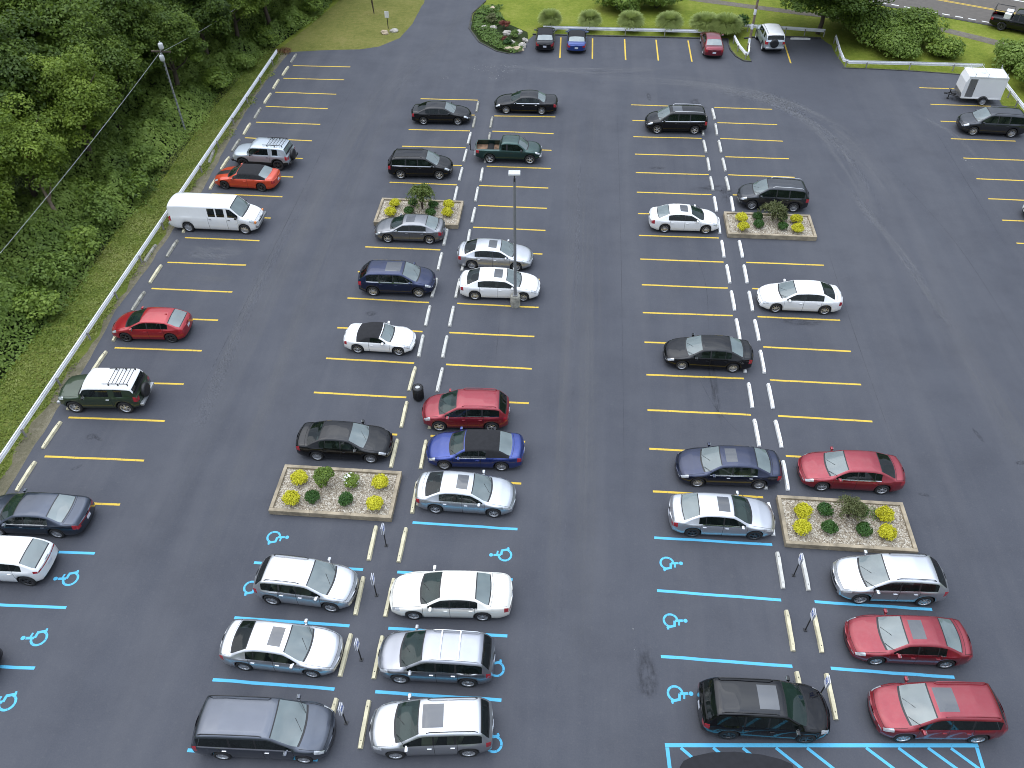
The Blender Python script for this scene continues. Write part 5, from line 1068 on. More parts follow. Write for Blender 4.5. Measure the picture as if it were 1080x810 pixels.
root = empty('wooden_pole', (15.75, 77.9, 0)); tag(root, 'thin weathered pole with climbing vine behind the V-shaped guardrail', 'pole')
MB().tube([(0, 0, 0), (.03, 0, 3), (.05, .05, 9.2)], [.12, .11, .09], 10).build('pole', M['dead_bark'], root)
for i in range(5):
    b = MB(); b.lathe([(.125, .5+i*1.3), (.132, .55+i*1.3), (.128, .95+i*1.3), (.115, 1.0+i*1.3)], 10); b.build('pole_band', M['sign_white'], root)

# small sign and rocks on the top-left lawn
root = empty('lawn_sign', (-19.19, 80.6, 0)); tag(root, 'small blank white sign on a post on the left lawn', 'sign')
MB().tube([(0, 0, 0), (0, 0, 1.2)], .04, 6).build('post', M['dark_metal'], root)
MB().box((0, -.03, 1.35), (.42, .04, .62), bev=.008).build('sign_plate', M['white_line'], root)
def rock(x, y, s, label, mat='rock', group=None, z=0):
    bm = bmesh.new(); bmesh.ops.create_icosphere(bm, subdivisions=3, radius=1); sd = random.random()*99
    for v in bm.verts:
        d = 1+.45*noise.noise(v.co*1.2+Vector((sd, 0, 0)))+.18*noise.noise(v.co*3+Vector((0, sd, 0))); v.co = Vector((v.co.x*d*s[0], v.co.y*d*s[1], v.co.z*d*s[2]))
    me = bpy.data.meshes.new('rock'); bm.to_mesh(me); bm.free(); me.materials.append(M[mat])
    o = link(bpy.data.objects.new('rock', me)); o.location = (x, y, z+s[2]*.35); tag(o, label, 'rock', group); return o
rock(-19.25, 79.3, (.42, .3, .25), 'tan boulder at the foot of the small lawn sign', 'rock_tan')
rock(-18.45, 79.85, (.42, .26, .22), 'pale grey boulder right of the small lawn sign')

# ------------------------------------------------------------------ entrance canopy at the bottom edge
root = empty('entrance_canopy', (6.5, 8.6, 0)); tag(root, 'dark canopy roof with curved front edge at the bottom of the photo', 'canopy')
arcp = [(4.60, 10.62), (4.72, 10.80), (5.05, 10.98), (5.68, 11.16), (6.5, 11.25), (7.4, 11.22), (8.0, 11.12), (8.37, 10.98), (8.42, 10.7)]
b = MB(); b.prism([(x-6.5, y-8.6) for x, y in ([(4.62, 7.0)]+arcp+[(8.42, 7.0)])][::-1], 2.75, 3.0); b.build('roof', M['canopy'], root)
for sx in (-1.5, 1.5): MB().tube([(sx, .2, 0), (sx, .2, 2.75)], .06, 10).build('post', M['dark_metal'], root)

# ------------------------------------------------------------------ planting
def leaves_mesh(name, C, Nn, S, rng, mat, tint, aspect=.62, mats=None, midx=None):
    """C centres, Nn normals, S sizes -> one mesh of folded leaf quads"""
    n = len(C)
    t = rng.normal(size=(n, 3)); Nn = Nn/np.maximum(1e-6, np.linalg.norm(Nn, axis=1))[:, None]
    u = np.cross(Nn, t); u /= np.maximum(1e-6, np.linalg.norm(u, axis=1))[:, None]; v = np.cross(Nn, u)
    s = S[:, None]
    V = np.stack([C-u*s, C-v*s*aspect+Nn*s*.18, C+u*s, C+v*s*aspect+Nn*s*.18], 1).reshape(-1, 3)
    me = bpy.data.meshes.new(name)
    me.vertices.add(4*n); me.vertices.foreach_set('co', V.ravel().astype(np.float32))
    me.loops.add(4*n); me.loops.foreach_set('vertex_index', np.arange(4*n, dtype=np.int32))
    me.polygons.add(n); me.polygons.foreach_set('loop_start', np.arange(0, 4*n, 4, dtype=np.int32))
    at = me.attributes.new('tint', 'FLOAT', 'POINT'); at.data.foreach_set('value', np.repeat(tint, 4).astype(np.float32))
    me.materials.append(mat)
    me.update(calc_edges=True); me.validate(); return me

def sphere_dirs(n, rng, zmin=-1.0):
    z = rng.uniform(zmin, 1, n); a = rng.uniform(0, 2*np.pi, n); r = np.sqrt(1-z*z)
    return np.stack([r*np.cos(a), r*np.sin(a), z], 1)

def crown_mesh(name, rng, mat, nblob=80, per=150, leaf=.05, flat=.8, rad=1.0):
    C = []; Nn = []; T = []; S = []
    D = sphere_dirs(nblob, rng, -.55)
    for d in D:
        rr = rng.uniform(.45, .95)*rad*(1+.18*math.sin(3*math.atan2(d[1], d[0])+rng.uniform(0, .6)))
        c = d*rr*np.array([1, 1, flat]); br = rng.uniform(.17, .34)*rad
        q = sphere_dirs(per, rng, -.45); jitter = rng.uniform(.62, 1.08, (per, 1))
        p = c+q*br*jitter*np.array([1, 1, .68])
        C.append(p); Nn.append(q*.55+np.array([0, 0, .75])+rng.normal(size=(per, 3))*.42)
        T.append(np.clip(rng.uniform(.25, .75)+rng.normal(0, .16, per), 0, 1)); S.append(leaf*rng.uniform(.6, 1.35, per))
    return leaves_mesh(name, np.concatenate(C), np.concatenate(Nn), np.concatenate(S), rng, mat, np.concatenate(T))

rng = np.random.RandomState(5)
CR = [crown_mesh('crown', rng, LF['wood'] if i % 3 else LF['wood2'], 120, 260, .030, .85) for i in range(5)]
CR.append(crown_mesh('crown', rng, LF['wood2'], 120, 260, .030, .85))
def trunk_mesh(seed, h=1.0):
    rr = random.Random(seed); b = MB()
    pts = []; x = y = 0
    for i in range(7): pts.append((x, y, i/6*.85)); x += rr.uniform(-.02, .02); y += rr.uniform(-.02, .02)
    b.tube(pts, [.028, .024, .021, .018, .014, .010, .006], 9)
    for i in range(9):
        t = rr.uniform(.40, .8); a = rr.uniform(0, 6.28); L_ = rr.uniform(.12, .24)
        p0 = Vector((pts[int(t*7)][0], pts[int(t*7)][1], t*.85)); p1 = p0+Vector((math.cos(a)*L_*.6, math.sin(a)*L_*.6, L_*.3)); p2 = p0+Vector((math.cos(a)*L_, math.sin(a)*L_, L_*.8))
        b.tube([p0, p1, p2], [.010, .007, .002], 5)
    o = b.build('trunk', M['bark']); m = o.data; bpy.data.objects.remove(o); return m
TR = [trunk_mesh(i) for i in range(3)]
def tree(x, y, h, r, ci, label, group='trees of the wood on the left', z=0, name='tree', crown_z=.66, flat=1.0):
    root = empty(name, (x, y, z)); tag(root, label, 'tree', group)
    t = link(bpy.data.objects.new('trunk', TR[ci % 3]), root); t.scale = (h*1.1, h*1.1, h); t.rotation_euler = (0, 0, random.random()*6)
    c = link(bpy.data.objects.new('crown', CR[ci % len(CR)]), root); c.location = (0, 0, h*crown_z); c.scale = (r, r, min(h*.42, r*1.15)*flat); c.rotation_euler = (0, 0, random.random()*6.28)
    return root
WT = [ # x, y, h, r, crown
 (-33.6, 63.5, 8.0, 2.9, 1), (-33.0, 69.0, 8.5, 3.2, 2), (-31.8, 73.8, 8.0, 3.0, 3), (-30.6, 78.5, 8.2, 2.9, 4), (-29.8, 84.2, 9.0, 3.3, 2), (-28.6, 90.5, 9.5, 3.6, 1),
 (-36.5, 57.5, 9.5, 3.4, 4), (-37.5, 64.0, 11.0, 4.0, 1), (-37.0, 71.0, 11.5, 4.1, 2), (-35.6, 77.8, 11.0, 4.0, 1), (-34.3, 85.5, 11.0, 4.2, 3), (-33.4, 93.5, 12.0, 4.4, 4),
 (-35.4, 51.0, 9.0, 3.1, 0), (-36.2, 44.8, 9.0, 3.0, 3), (-39.6, 50.5, 12.5, 4.0, 4), (-41.0, 58.5, 13.5, 4.5, 2), (-42.0, 67.0, 14.0, 4.8, 1), (-41.5, 76.0, 14.0, 4.8, 4), (-40.5, 85.5, 13.5, 4.8, 2),
 (-37.2, 38.6, 9.5, 3.2, 5), (-40.5, 43.5, 13.0, 3.9, 2), (-45.5, 52.0, 15.0, 4.8, 1), (-47.0, 62.0, 16.0, 5.2, 3), (-48.0, 73.0, 16.0, 5.4, 2), (-47.0, 85.0, 15.5, 5.4, 1),
 (-53.5, 58.0, 17.0, 5.6, 4), (-54.5, 70.0, 17.0, 5.8, 2), (-54.5, 83.0, 17.0, 5.8, 1), (-61.5, 65.0, 17, 6.0, 1), (-62, 79, 17, 6.0, 3), (-44, 96, 15, 5.4, 4), (-53, 96, 16, 5.8, 2), (-37.5, 102, 14, 5.0, 1),
 (-39.0, 33.0, 10.5, 3.4, 1), (-30.2, 97.5, 10.5, 3.8, 2), (-43.5, 37.5, 13.5, 4.2, 3)]
def wlab(i, x, y, h):
    depth = 'at the edge of' if x > -34.5 else ('just inside' if x > -38.5 else ('in the middle of' if x > -46 else 'deep in'))
    s = 'tall' if h > 12 else ('mid-height' if h > 9.2 else 'short')
    tone = 'light green' if WT[i][4] in (0, 3, 5) else 'dark green'
    return s, tone, depth
idx = sorted(range(len(WT)), key=lambda i: WT[i][1])
num = {i: n for n, i in enumerate(idx)}
for i, (x, y, h, r, c) in enumerate(WT):
    s, tone, depth = wlab(i, x, y, h)
    n_ = num[i]
    ordn = (words[n_] if n_ < 18 else words[len(WT)-1-n_]); end_ = 'near' if n_ < 18 else 'far'
    tree(x, y, h, r, c, '%s %s tree %s the wood, %s from its %s end' % (s, tone, depth, ordn, end_), z=-.6 if x < -36 else 0)

# dead leaning trunk and brown branch in the left wood
b = MB(); b.tube([(0, 0, 0), (-.5, .5, 2.2), (-1.3, 1.2, 4.4), (-1.7, 1.6, 6.3)], [.20, .17, .13, .08], 9); b.tube([(-.9, .85, 3.3), (-.4, 1.2, 4.8), (-.2, 1.3, 5.6)], [.09, .06, .03], 6)
o = b.build('leaning_snag', M['dead_bark']); o.location = (-33.6, 42.8, 0); o.scale = (.8, .8, .8); tag(o, 'bare pale leaning trunk among the crowns at the left edge', 'dead tree')
def scatter_clump(name, ctr, rad, n, leaf, mat, label, cat, group=None, flat=1.0, nb=14, squash=.7, up=.6, stem=None, tight=False):
    rr = np.random.RandomState(int(abs(ctr[0]*131+ctr[1]*17)) % 99999)
    C = []; Nn = []; T = []
    per = max(6, n//nb)
    for d in sphere_dirs(nb, rr, -.2):
        c = d*(rr.uniform(.40, .52) if tight else rr.uniform(.25, .72))*np.array([rad, rad, rad*flat]); q = sphere_dirs(per, rr, -.5)
        br = rad*(rr.uniform(.40, .50) if tight else rr.uniform(.32, .5))
        C.append(c+q*br*rr.uniform(.75, 1.08, (per, 1))*np.array([1, 1, squash*max(.8, flat)])); Nn.append(q*.8+np.array([0, 0, up])+rr.normal(size=(per, 3))*.4)
        T.append(np.clip(rr.uniform(.3, .7)+rr.normal(0, .18, per), 0, 1))
    C = np.concatenate(C)
    me = leaves_mesh(name, C, np.concatenate(Nn), leaf*rr.uniform(.6, 1.3, len(C)), rr, mat, np.concatenate(T))
    if stem is None:
        o = link(bpy.data.objects.new(name, me)); o.location = ctr; tag(o, label, cat, group); return o
    root = empty(name, (ctr[0], ctr[1], stem)); tag(root, label, cat, group)
    f = link(bpy.data.objects.new('foliage', me), root); f.location = (0, 0, ctr[2]-stem)
    s = MB()
    for k in range(5):
        a = k*1.256; s.tube([(0, 0, -.02), (math.cos(a)*rad*.25, math.sin(a)*rad*.25, (ctr[2]-stem)*.6), (math.cos(a)*rad*.5, math.sin(a)*rad*.5, (ctr[2]-stem)+rad*.1)], [.03, .02, .008], 5)
    s.build('stem', M['bark'], root); return root
scatter_clump('dead_branch', (-35.1, 44.4, 5.3), .7, 260, .13, LF['dead'], 'cluster of dead brown leaves above the bare leaning trunk', 'branch')

# undergrowth: one uncountable mass of leaves over a lumpy height field
def eshift(y): return np.interp(y, [0, 66, 73.6, 76.5, 81.3, 88, 100], [0, 0, 1.2, 2.3, 3.3, 4.8, 6.2])
def height(x, y):
    e = np.clip((-30.9+eshift(y)-x)/1.6, 0, 1); q = np.array([noise.noise(Vector((a*.33, b_*.33, 3.1))) for a, b_ in zip(x, y)]); w = np.array([noise.noise(Vector((a*1.1, b_*1.1, 9.1))) for a, b_ in zip(x, y)])
    return e*(.9+np.clip((-31-x)/5, 0, 1)*1.3+1.5*q+.55*w)
rg = np.random.RandomState(3)
n = 165000; yy = rg.uniform(18, 100, n); dd = rg.gamma(1.7, 3.2, n); xx = -30.7-dd*1.0+ .35*np.sin(yy*.55)+eshift(yy)
k_ = xx > -48; xx, yy = xx[k_], yy[k_]
hh = height(xx, yy); e_ = .2
hx_ = (height(xx+e_, yy)-hh)/e_; hy_ = (height(xx, yy+e_)-hh)/e_
zz = np.maximum(hh, .1)-rg.exponential(.16, len(xx)); nn_ = np.stack([-hx_, -hy_, np.full(len(xx), 1.0)], 1)+rg.normal(size=(len(xx), 3))*.45
tn = np.clip(.5+.9*np.array([noise.noise(Vector((a*.25, b_*.25, 1.7))) for a, b_ in zip(xx, yy)])+rg.normal(0, .14, len(xx)), 0, 1)
me = leaves_mesh('undergrowth', np.stack([xx, yy, zz], 1), nn_, rg.uniform(.06, .14, len(xx)), rg, LF['under'], tn)
o = link(bpy.data.objects.new('undergrowth', me)); tag(o, 'dense green undergrowth between the wood and the grass verge', 'undergrowth', kind='stuff')

# shrubs along the wood's edge that read as single domes
ES = [(-31.9, 35.2, 1.5), (-32.2, 38.4, 1.7), (-31.9, 41.6, 1.5), (-32.4, 45.0, 1.8), (-31.6, 48.6, 1.4), (-32.0, 52.2, 1.6), (-31.5, 66.0, 1.6), (-30.9, 70.2, 1.5), (-29.9, 75.4, 1.6), (-28.7, 79.6, 1.5), (-27.6, 84.0, 1.6), (-34.5, 36.5, 2.1), (-34.6, 46.5, 2.2), (-33.3, 30.5, 1.9), (-26.9, 88.5, 1.7)]
for i, (x, y, r) in enumerate(ES):
    scatter_clump('woodland_shrub', (x, y, r*.5), r, 1700, .12, LF['under'] if i % 2 else LF['bright'], '%s leafy shrub at the wood edge, %s from the near end' % ('mid-green' if i % 2 else 'light green', words[sorted(range(len(ES)), key=lambda j: ES[j][1]).index(i)]), 'shrub', 'shrubs along the wood edge', flat=.85, nb=16)

# turf blades: uncountable
def turf(label, regions, n, mat, size=(.05, .11)):
    P_ = []
    for (x0, y0, x1, y1, fr, fn) in regions:
        m = int(n*fr); x = rg.uniform(x0, x1, m); y = rg.uniform(y0, y1, m); ok = fn(x, y); P_.append(np.stack([x[ok], y[ok], np.full(ok.sum(), .02)], 1))
    C = np.concatenate(P_); C[:, 2] = rg.uniform(-.01, .08, len(C))
    tn = np.clip(.5+.8*np.array([noise.noise(Vector((a*.5, b_*.5, 4.7))) for a, b_ in C[:, :2]])+rg.normal(0, .2, len(C)), 0, 1)
    me = leaves_mesh('grass', C, np.array([0, -.25, 1.0])+rg.normal(size=(len(C), 3))*.6, rg.uniform(size[0], size[1], len(C)), rg, mat, tn, .35)
    o = link(bpy.data.objects.new('grass', me)); tag(o, label, 'grass', kind='stuff')
turf('short rough grass on the verge both sides of the guardrail', [(-31.2, 20, -27.35, 75, 1.0, lambda x, y: x < -27.85+.35*np.sin(y*1.7)*np.sin(y*.6+1)+rg.normal(0, .12, len(x)))], 30000, LF['blade'])

# ---- planter beds
def planter(i, P, label, lg):
    root = empty('planter_bed', (sum(p[0] for p in P)/4, sum(p[1] for p in P)/4, 0)); tag(root, label, 'planter', 'raised flower beds in the lot')
    ox, oy = root.location.x, root.location.y
    x0 = min(P[0][0], P[3][0]); x1 = max(P[1][0], P[2][0]); y1 = P[0][1]; y0 = P[3][1]
    w = .17; lh = .165
    for (cx, cy, dx, dy) in (((x0+x1)/2, y1-w/2, x1-x0, w), ((x0+x1)/2, y0+w/2, x1-x0, w), (x0+w/2, (y0+y1)/2, w, y1-y0-2*w-.004), (x1-w/2, (y0+y1)/2, w, y1-y0-2*w-.004)):
        b = MB()
        if dx > dy:
            n_ = 3
            for q in range(n_):
                for lv in range(2):
                    sh = .0 if lv else .35
                    a0 = cx-dx/2+dx*q/n_; b.box((a0+dx/n_/2-ox, cy-oy+random.uniform(-.008, .008), .083+lv*lh), (dx/n_-.008, dy-(.0 if lv else .012), .161), 0, bev=.012)
        else:
            for lv in range(2): b.box((cx-ox, cy-oy, .083+lv*lh), (dx-(.0 if lv else .012), dy-.006, .161), 0, bev=.012)
        b.build('timber', M['timber'], root)
    gv = MB(); n_ = 26; m_ = 12; vs = []
    for a in range(n_+1):
        for c in range(m_+1):
            x = x0+w+(x1-x0-2*w)*a/n_; y = y0+w+(y1-y0-2*w)*c/m_
            ed = min(1, min(a, n_-a, c, m_-c)/2); vs.append((x-ox, y-oy, .225+.05*ed+.035*noise.noise(Vector((x*1.5, y*1.5, 0)))))
    gv.add(vs, [(a*(m_+1)+c, (a+1)*(m_+1)+c, (a+1)*(m_+1)+c+1, a*(m_+1)+c+1) for a in range(n_) for c in range(m_)], 0, True)
    gv.build('gravel', M['gravel'], root)
    return root
beds = [('P1', P1, 'raised gravel flower bed with a weeping tree behind the medium grey sedan', 'the weeping-tree bed'), ('P2', P2, 'raised gravel flower bed in the left foreground with a white-flowering shrub', 'the left foreground bed'),
        ('P3', P3, 'raised gravel flower bed with spreading juniper beside a black SUV', 'the spreading-juniper bed'), ('P4', P4, 'raised gravel flower bed in the right foreground', 'the right foreground bed')]
for k, P, lb, short in beds:
    planter(k, P, lb, short)
    S_ = SHRUBS[k]; cy = (P[0][1]+P[3][1])/2; cx = (P[0][0]+P[1][0])/2
    side = lambda x, y: ('far ' if y > cy else 'near ')+('left' if x < cx else 'right')
    for (x, y) in S_['y']:
        scatter_clump('golden_shrub', (x, y-.05, .55), .46, 2600, .042, LF['yellow'], 'bright yellow shrub at the %s corner of %s' % (side(x, y), short), 'shrub', 'golden shrubs in the flower beds', nb=34, flat=.92, stem=.24, tight=True)
    for j, (x, y) in enumerate(S_['g']):
        fl = (k == 'P2' and j == 2)
        scatter_clump('flowering_shrub' if fl else 'boxwood_shrub', (x, y-.05, .50 if not fl else .58), .41 if not fl else .46, 2200, .04, LF['green'] if not fl else LF['bright'],
                      ('small white-flowering shrub in the far middle of %s' % short) if fl else ('round dark green shrub in the %s middle of %s' % (side(x, y), short)), 'shrub', None if fl else 'round green shrubs in the flower beds', nb=30, flat=.95, stem=.24, tight=True)
# white blossoms on the flowering shrub are a part of it
for o in [o for o in bpy.data.objects if o.name == 'flowering_shrub']:
    rr = np.random.RandomState(4); q = sphere_dirs(26, rr, 0)
    me = leaves_mesh('blossom', q*.40+np.array([0, 0, .38]), q, np.full(26, .055), rr, LF['flower'], np.full(26, .5), .9); link(bpy.data.objects.new('blossom', me), o)

def weeping(x, y, z0, h, r, label, mat, name, n=2600, leaf=.06, droop=1.0, stems=6):
    rr = np.random.RandomState(int(abs(x*100))); root = empty(name, (x, y, z0)); tag(root, label, 'small tree')
    b = MB(); C = []; Nn = []
    for k in range(stems): 
        a = rr.uniform(0, 6.28); b.tube([(0, 0, 0), (.1*math.cos(a), .1*math.sin(a), h*.5), (.45*r*math.cos(a), .45*r*math.sin(a), h*.9)], [.045, .035, .015], 6)
    b.build('trunk', M['bark'], root)
    nb = 46
    for k in range(nb):
        a = rr.uniform(0, 6.28); L_ = rr.uniform(.45, 1.0)*r; per = n//nb; t = rr.uniform(.2, 1, per)
        px = np.cos(a)*L_*t; py = np.sin(a)*L_*t; pz = h*(.72+.38*np.sin(t*2.2)*rr.uniform(.6, 1))-droop*(t**2.5)*L_*.75
        C.append(np.stack([px, py, pz], 1)+rr.normal(0, .06, (per, 3))); Nn.append(np.array([0, 0, 1.0])+rr.normal(size=(per, 3))*.7)
    C = np.concatenate(C); me = leaves_mesh('foliage', C, np.concatenate(Nn), leaf*rr.uniform(.5, 1.3, len(C)), rr, mat, rr.uniform(.1, .95, len(C)), .35)
    link(bpy.data.objects.new('foliage', me), root)
weeping(-10.46, 48.05, .22, 1.75, 1.15, 'small weeping tree in the middle of the gravel bed by the grey sedan', LF['weep'], 'weeping_tree', 5200, .075)
scatter_clump('upright_shrub', (-11.27, 23.6, .80), .58, 2400, .055, LF['bright'], 'loose upright green shrub at the far side of the left foreground bed', 'shrub', flat=1.15, nb=18, stem=.22)
weeping(13.68, 48.35, .22, 1.15, 1.10, 'spreading olive juniper in the bed beside the black SUV', LF['olive'], 'juniper', 4200, .07, .7)
weeping(13.55, 23.55, .22, .95, .78, 'spreading olive juniper in the right foreground bed', LF['olive'], 'juniper', 3600, .055, .5)
scatter_clump('weed_patch', (14.75, 23.75, .27), .5, 260, .04, LF['cover'], 'low thin weeds beside the far right yellow shrub of the right foreground bed', 'weeds', flat=.15)

# ---- ornamental grasses behind the far row
def grass_clump(x, y, r, label, h=1.9):
    rr = np.random.RandomState(int(abs(x*91))+5); n_ = 2600; vs = []; fs = []; tint = []
    for i in range(n_):
        a = rr.uniform(0, 6.28); th = math.acos(rr.uniform(.02, 1))*.98; L_ = rr.uniform(.8, 1.06); ca, sa = math.cos(a), math.sin(a); b0 = rr.uniform(0, .3); base = len(vs); k = rr.uniform(.75, 1)
        for t in (0, .4, .75, 1.0):
            ro = b0+math.sin(th)*r*L_*t**1.35; z = h*L_*(math.cos(th)*.82*t+.42*math.sin(th)*math.sin(t*2.4))
            ww = .036*(1-t*.5); vs += [(ca*ro-sa*ww, sa*ro+ca*ww, z), (ca*ro+sa*ww, sa*ro-ca*ww, z)]
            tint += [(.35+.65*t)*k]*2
        for q in range(3): fs.append((base+2*q, base+2*q+1, base+2*q+3, base+2*q+2))
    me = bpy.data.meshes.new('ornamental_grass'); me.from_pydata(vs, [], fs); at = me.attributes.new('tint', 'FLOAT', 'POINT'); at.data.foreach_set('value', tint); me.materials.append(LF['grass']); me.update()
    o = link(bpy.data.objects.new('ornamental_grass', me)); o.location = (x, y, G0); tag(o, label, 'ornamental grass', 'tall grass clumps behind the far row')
grass_clump(-3.15, 81.7, 1.05, 'tall grass clump beyond the black coupe')
grass_clump(.75, 81.7, 1.05, 'tall grass clump beyond the bright blue convertible')
grass_clump(4.75, 81.7, 1.2, 'rounded tall grass clump, third from the left')
grass_clump(8.5, 81.7, 1.25, 'rounded tall grass clump, fourth from the left')
grass_clump(12.0, 81.6, 1.5, 'wide tall grass clump beyond the burgundy sedan')
grass_clump(13.9, 81.0, 1.5, 'largest tall grass clump at the head of the kerbed island', 2.1)
scatter_clump('dark_shrub', (15.4, 82.2, .7), 1.0, 900, .10, LF['green'], 'low dark green shrub behind the largest grass clump', 'shrub')

# ---- big tree and bushes top right
root = tree(22.91, 81.9, 7.6, 5.6, 1, 'large dark green tree on the lawn with its trunk at the guardrail end', None, crown_z=.60)
rg2 = np.random.RandomState(21)
for nm, (x, y, z), r, nl, lf, mt, lb in [
  ('round_bush', (27.4, 80.6, 1.2), 2.9, 11000, .13, 'bright', 'large bright green bush right of the big tree'),
  ('round_bush', (31.2, 79.9, 1.2), 2.7, 10000, .13, 'bright', 'large leafy bush in the middle of the right lawn'),
  ('round_bush', (29.0, 77.4, .8), 2.2, 7500, .12, 'under', 'dark green bush just above the L-shaped guardrail'),
  ('round_bush', (33.4, 77.2, .5), 1.7, 4200, .12, 'bright', 'low bush tapering towards the trailer'),
  ('round_bush', (25.8, 84.4, 1.2), 2.3, 7000, .13, 'under', 'dark bush in the shade behind the big tree'),
  ('round_bush', (31.5, 85.4, .4), 1.2, 1800, .12, 'under', 'low shrub by the road kerb'),
  ('round_bush', (38.8, 75.0, .9), 2.2, 7500, .13, 'under', 'dark bush beyond the right-hand guardrail, beside the trailer'),
  ('round_bush', (39.4, 70.6, 1.0), 2.5, 8500, .13, 'bright', 'leafy bush at the right edge beside the dark grey SUV'),
  ('round_bush', (40.0, 65.6, 1.0), 2.4, 7500, .13, 'under', 'leafy bush cut by the right edge, nearest of its row'),
  ('round_bush', (3.6, 87.2, 1.0), 2.9, 10000, .12, 'bright', 'wide green bush on the lawn above the grass clumps, left of two'),
  ('round_bush', (7.6, 87.6, 1.0), 2.8, 9500, .12, 'bright', 'wide green bush on the lawn above the grass clumps, right of two')]:
    scatter_clump(nm, (x, y, z), r, nl, lf, LF[mt], lb, 'bush', 'bushes on the right lawn', flat=.85, nb=40, stem=0.0)

# ---- bed at the driveway corner
rgb_ = np.random.RandomState(8); bp_ = [(-10.9, 85.2), (-10.9, 81.2), (-9.6, 78.1), (-7.8, 76.1), (-6.7, 75.7)]
m_ = 9000; x = rgb_.uniform(-11.2, -5.5, m_); y = rgb_.uniform(75.3, 87, m_)
lx = np.interp(y, [75.4, 76.1, 78.1, 81.2, 85.2, 87.5], [-6.6, -7.8, -9.6, -10.9, -10.95, -10.3]); ok = (x > lx+.05) & (x < lx+2.6+.4*np.sin(y)); x, y = x[ok], y[ok]
zz = .12+.28*np.array([abs(noise.noise(Vector((a, b_, 0)))) for a, b_ in zip(x, y)])
me = leaves_mesh('groundcover', np.stack([x, y, zz], 1), np.array([0, 0, 1.0])+rgb_.normal(size=(len(x), 3))*.5, rgb_.uniform(.06, .13, len(x)), rgb_, LF['cover'], rgb_.uniform(.2, .95, len(x)))
o = link(bpy.data.objects.new('groundcover', me)); tag(o, 'pale green ground cover along the driveway corner kerb', 'ground cover', kind='stuff')
sheet('bed_soil', [(-10.3, 86.6), (-11.15, 85.0), (-11.0, 81.1), (-9.7, 77.9), (-7.85, 75.85), (-6.6, 75.35), (-5.6, 76.3), (-5.1, 78.6), (-5.3, 80.5), (-7.2, 82.3), (-8.8, 85.6)], .012, M['wood_floor'])
for j, (px, py, s, mt, lb) in enumerate([(-5.55, 77.0, (.34, .5, .26), 'rock', 'pale rock at the right tip of the driveway bed'), (-5.9, 76.1, (.5, .3, .25), 'rock_tan', 'tan rock at the near tip of the driveway bed'), (-6.8, 76.2, (.4, .25, .22), 'rock_tan', 'tan rock left of the near tip of the driveway bed'),
    (-5.35, 78.2, (.3, .3, .25), 'rock', 'whitish rock beside the tail of the black coupe'), (-6.7, 77.6, (.42, .3, .25), 'rock', 'white rock in the middle of the driveway bed'), (-7.2, 79.9, (.45, .33, .28), 'rock', 'broad pale rock beside the red shrub'),
    (-8.7, 81.1, (.36, .3, .26), 'rock', 'white rock among the ground cover'), (-9.6, 81.2, (.3, .26, .24), 'rock', 'small white rock on the left of the driveway bed'), (-6.2, 80.2, (.4, .3, .2), 'rock', 'pale rock at the back of the driveway bed'), (-9.3, 86.2, (.3, .5, .2), 'rock_tan', 'tan rock at the far end of the driveway bed')]):
    rock(px, py, s, lb, mt, 'rocks of the driveway bed')
for nm, c, r, n_, mt, lb in [('red_shrub', (-7.6, 81.0, .5), .6, 500, 'red', 'dark red shrub in the driveway bed'), ('red_shrub', (-7.3, 77.8, .35), .38, 260, 'red', 'small red plant at the near end of the driveway bed'),
    ('olive_shrub', (-8.9, 82.4, .5), .8, 800, 'olive', 'brownish green shrub at the back of the driveway bed'), ('leafy_shrub', (-7.0, 77.1, .35), .5, 500, 'green', 'dark green shrub among the rocks of the driveway bed'), ('leafy_shrub', (-6.5, 79.0, .35), .55, 500, 'cover', 'yellow-green plant between the rocks of the driveway bed')]:
    scatter_clump(nm, c, r, n_, .08, LF[mt], lb, 'shrub', None, flat=.8, nb=10, stem=0.0)
# sapling on the left lawn and leaf litter by the guardrail end
weeping(-21.4, 84.4, 0, 1.7, .38, 'small young sapling on the left lawn', LF['bright'], 'sapling', 900, .08, .2)
scatter_clump('dead_leaf_pile', (-28.0, 74.4, .05), .9, 380, .07, LF['dead'], 'brown leaf litter at the far end of the long guardrail', 'leaf litter', flat=.12)

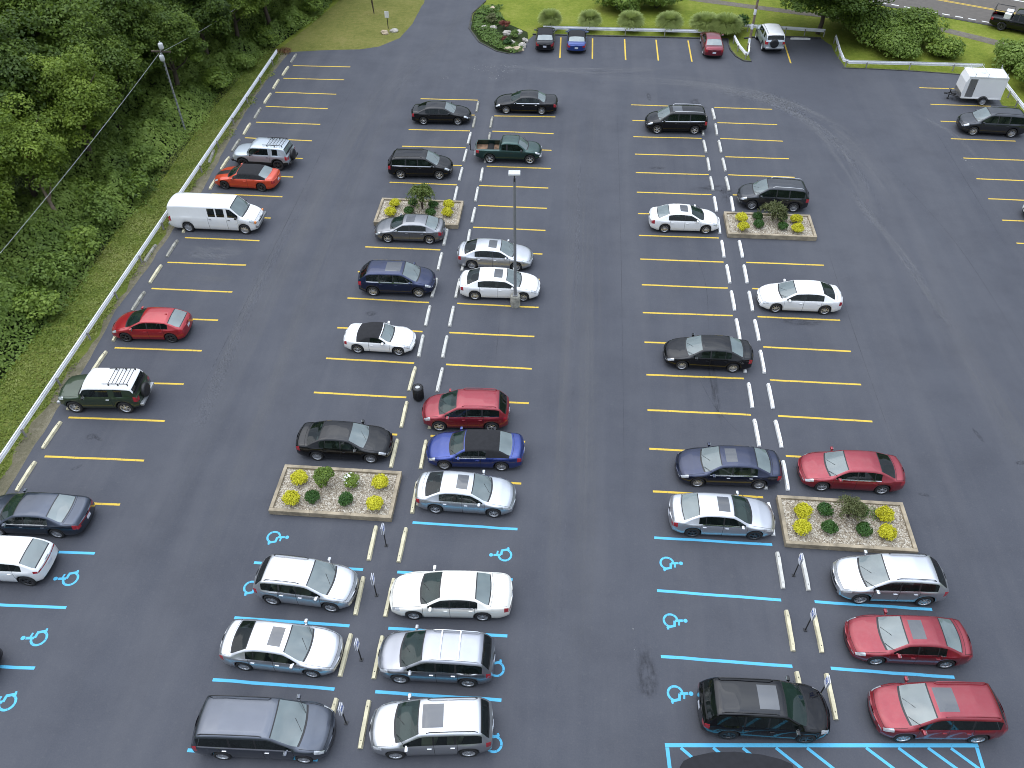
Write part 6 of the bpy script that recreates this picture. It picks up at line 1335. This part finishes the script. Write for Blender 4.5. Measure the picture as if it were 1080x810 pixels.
# ------------------------------------------------------------------ light, sky, camera
w = bpy.data.worlds.new('World'); scene.world = w; w.use_nodes = True
T_ = w.node_tree; N = T_.nodes; L = T_.links; bg = N['Background']
SUN_EL, SUN_AZ = 60, -72      # sun behind light cloud, to the left of the lot
sky = N.new('ShaderNodeTexSky'); sky.sky_type = 'NISHITA'; sky.sun_disc = False; sky.sun_elevation = R(SUN_EL); sky.sun_rotation = R(SUN_AZ)
sky.air_density = 1.0; sky.dust_density = 2.5; sky.ozone_density = 1.0
tc = N.new('ShaderNodeTexCoord'); sp = N.new('ShaderNodeSeparateXYZ'); L.new(tc.outputs['Generated'], sp.inputs[0])
clouds = noise_node(N, L, tc.outputs['Generated'], 2.4, 6, .6, (1, 1, 2.2), .5)
ov = ramp(N, L, sp.outputs['Z'], [(0, (3.2, 3.5, 4.0)), (.3, (4.3, 4.7, 5.3)), (.5, (6.3, 6.8, 7.6)), (.72, (11.8, 12.8, 14.4)), (1, (20.0, 21.8, 24.6))])
cc = ramp(N, L, clouds, [(.35, (.62, .66, .74)), (.65, (1.15, 1.14, 1.12))])
ovc = mixc(N, L, 1.0, ov, cc, 'MULTIPLY')
L.new(mixc(N, L, .82, sky.outputs[0], ovc), bg.inputs['Color']); bg.inputs['Strength'].default_value = .10
sl = bpy.data.lights.new('Sun', 'SUN'); sl.energy = .55; sl.angle = R(75); sl.color = (1, .975, .94)
so = link(bpy.data.objects.new('Sun', sl)); d = Vector((math.sin(R(SUN_AZ))*math.cos(R(SUN_EL)), math.cos(R(SUN_AZ))*math.cos(R(SUN_EL)), math.sin(R(SUN_EL))))
so.rotation_euler = d.to_track_quat('Z', 'Y').to_euler(); so.location = d*80

cam = bpy.data.cameras.new('Camera'); co = link(bpy.data.objects.new('Camera', cam)); scene.camera = co
cam.sensor_width = 36; cam.lens = 850.42/1080*36; cam.clip_end = 1500; cam.clip_start = .1
pt, yw, rl = 0.781874, -0.0893449, -0.0111422
f = Vector((math.sin(yw)*math.cos(pt), math.cos(yw)*math.cos(pt), -math.sin(pt))); r = Vector((math.cos(yw), -math.sin(yw), 0)); u = r.cross(f)
r2 = r*math.cos(rl)+u*math.sin(rl); u2 = u*math.cos(rl)-r*math.sin(rl)
co.matrix_world = Matrix(((r2.x, u2.x, -f.x, 0), (r2.y, u2.y, -f.y, 0), (r2.z, u2.z, -f.z, 31.3418), (0, 0, 0, 1)))
scene.view_settings.view_transform = 'Standard'; scene.view_settings.look = 'None'; scene.view_settings.exposure = .74; scene.view_settings.gamma = 1
scene.cycles.filter_width = 1.0
scene.render.resolution_x = 1024; scene.render.resolution_y = 768
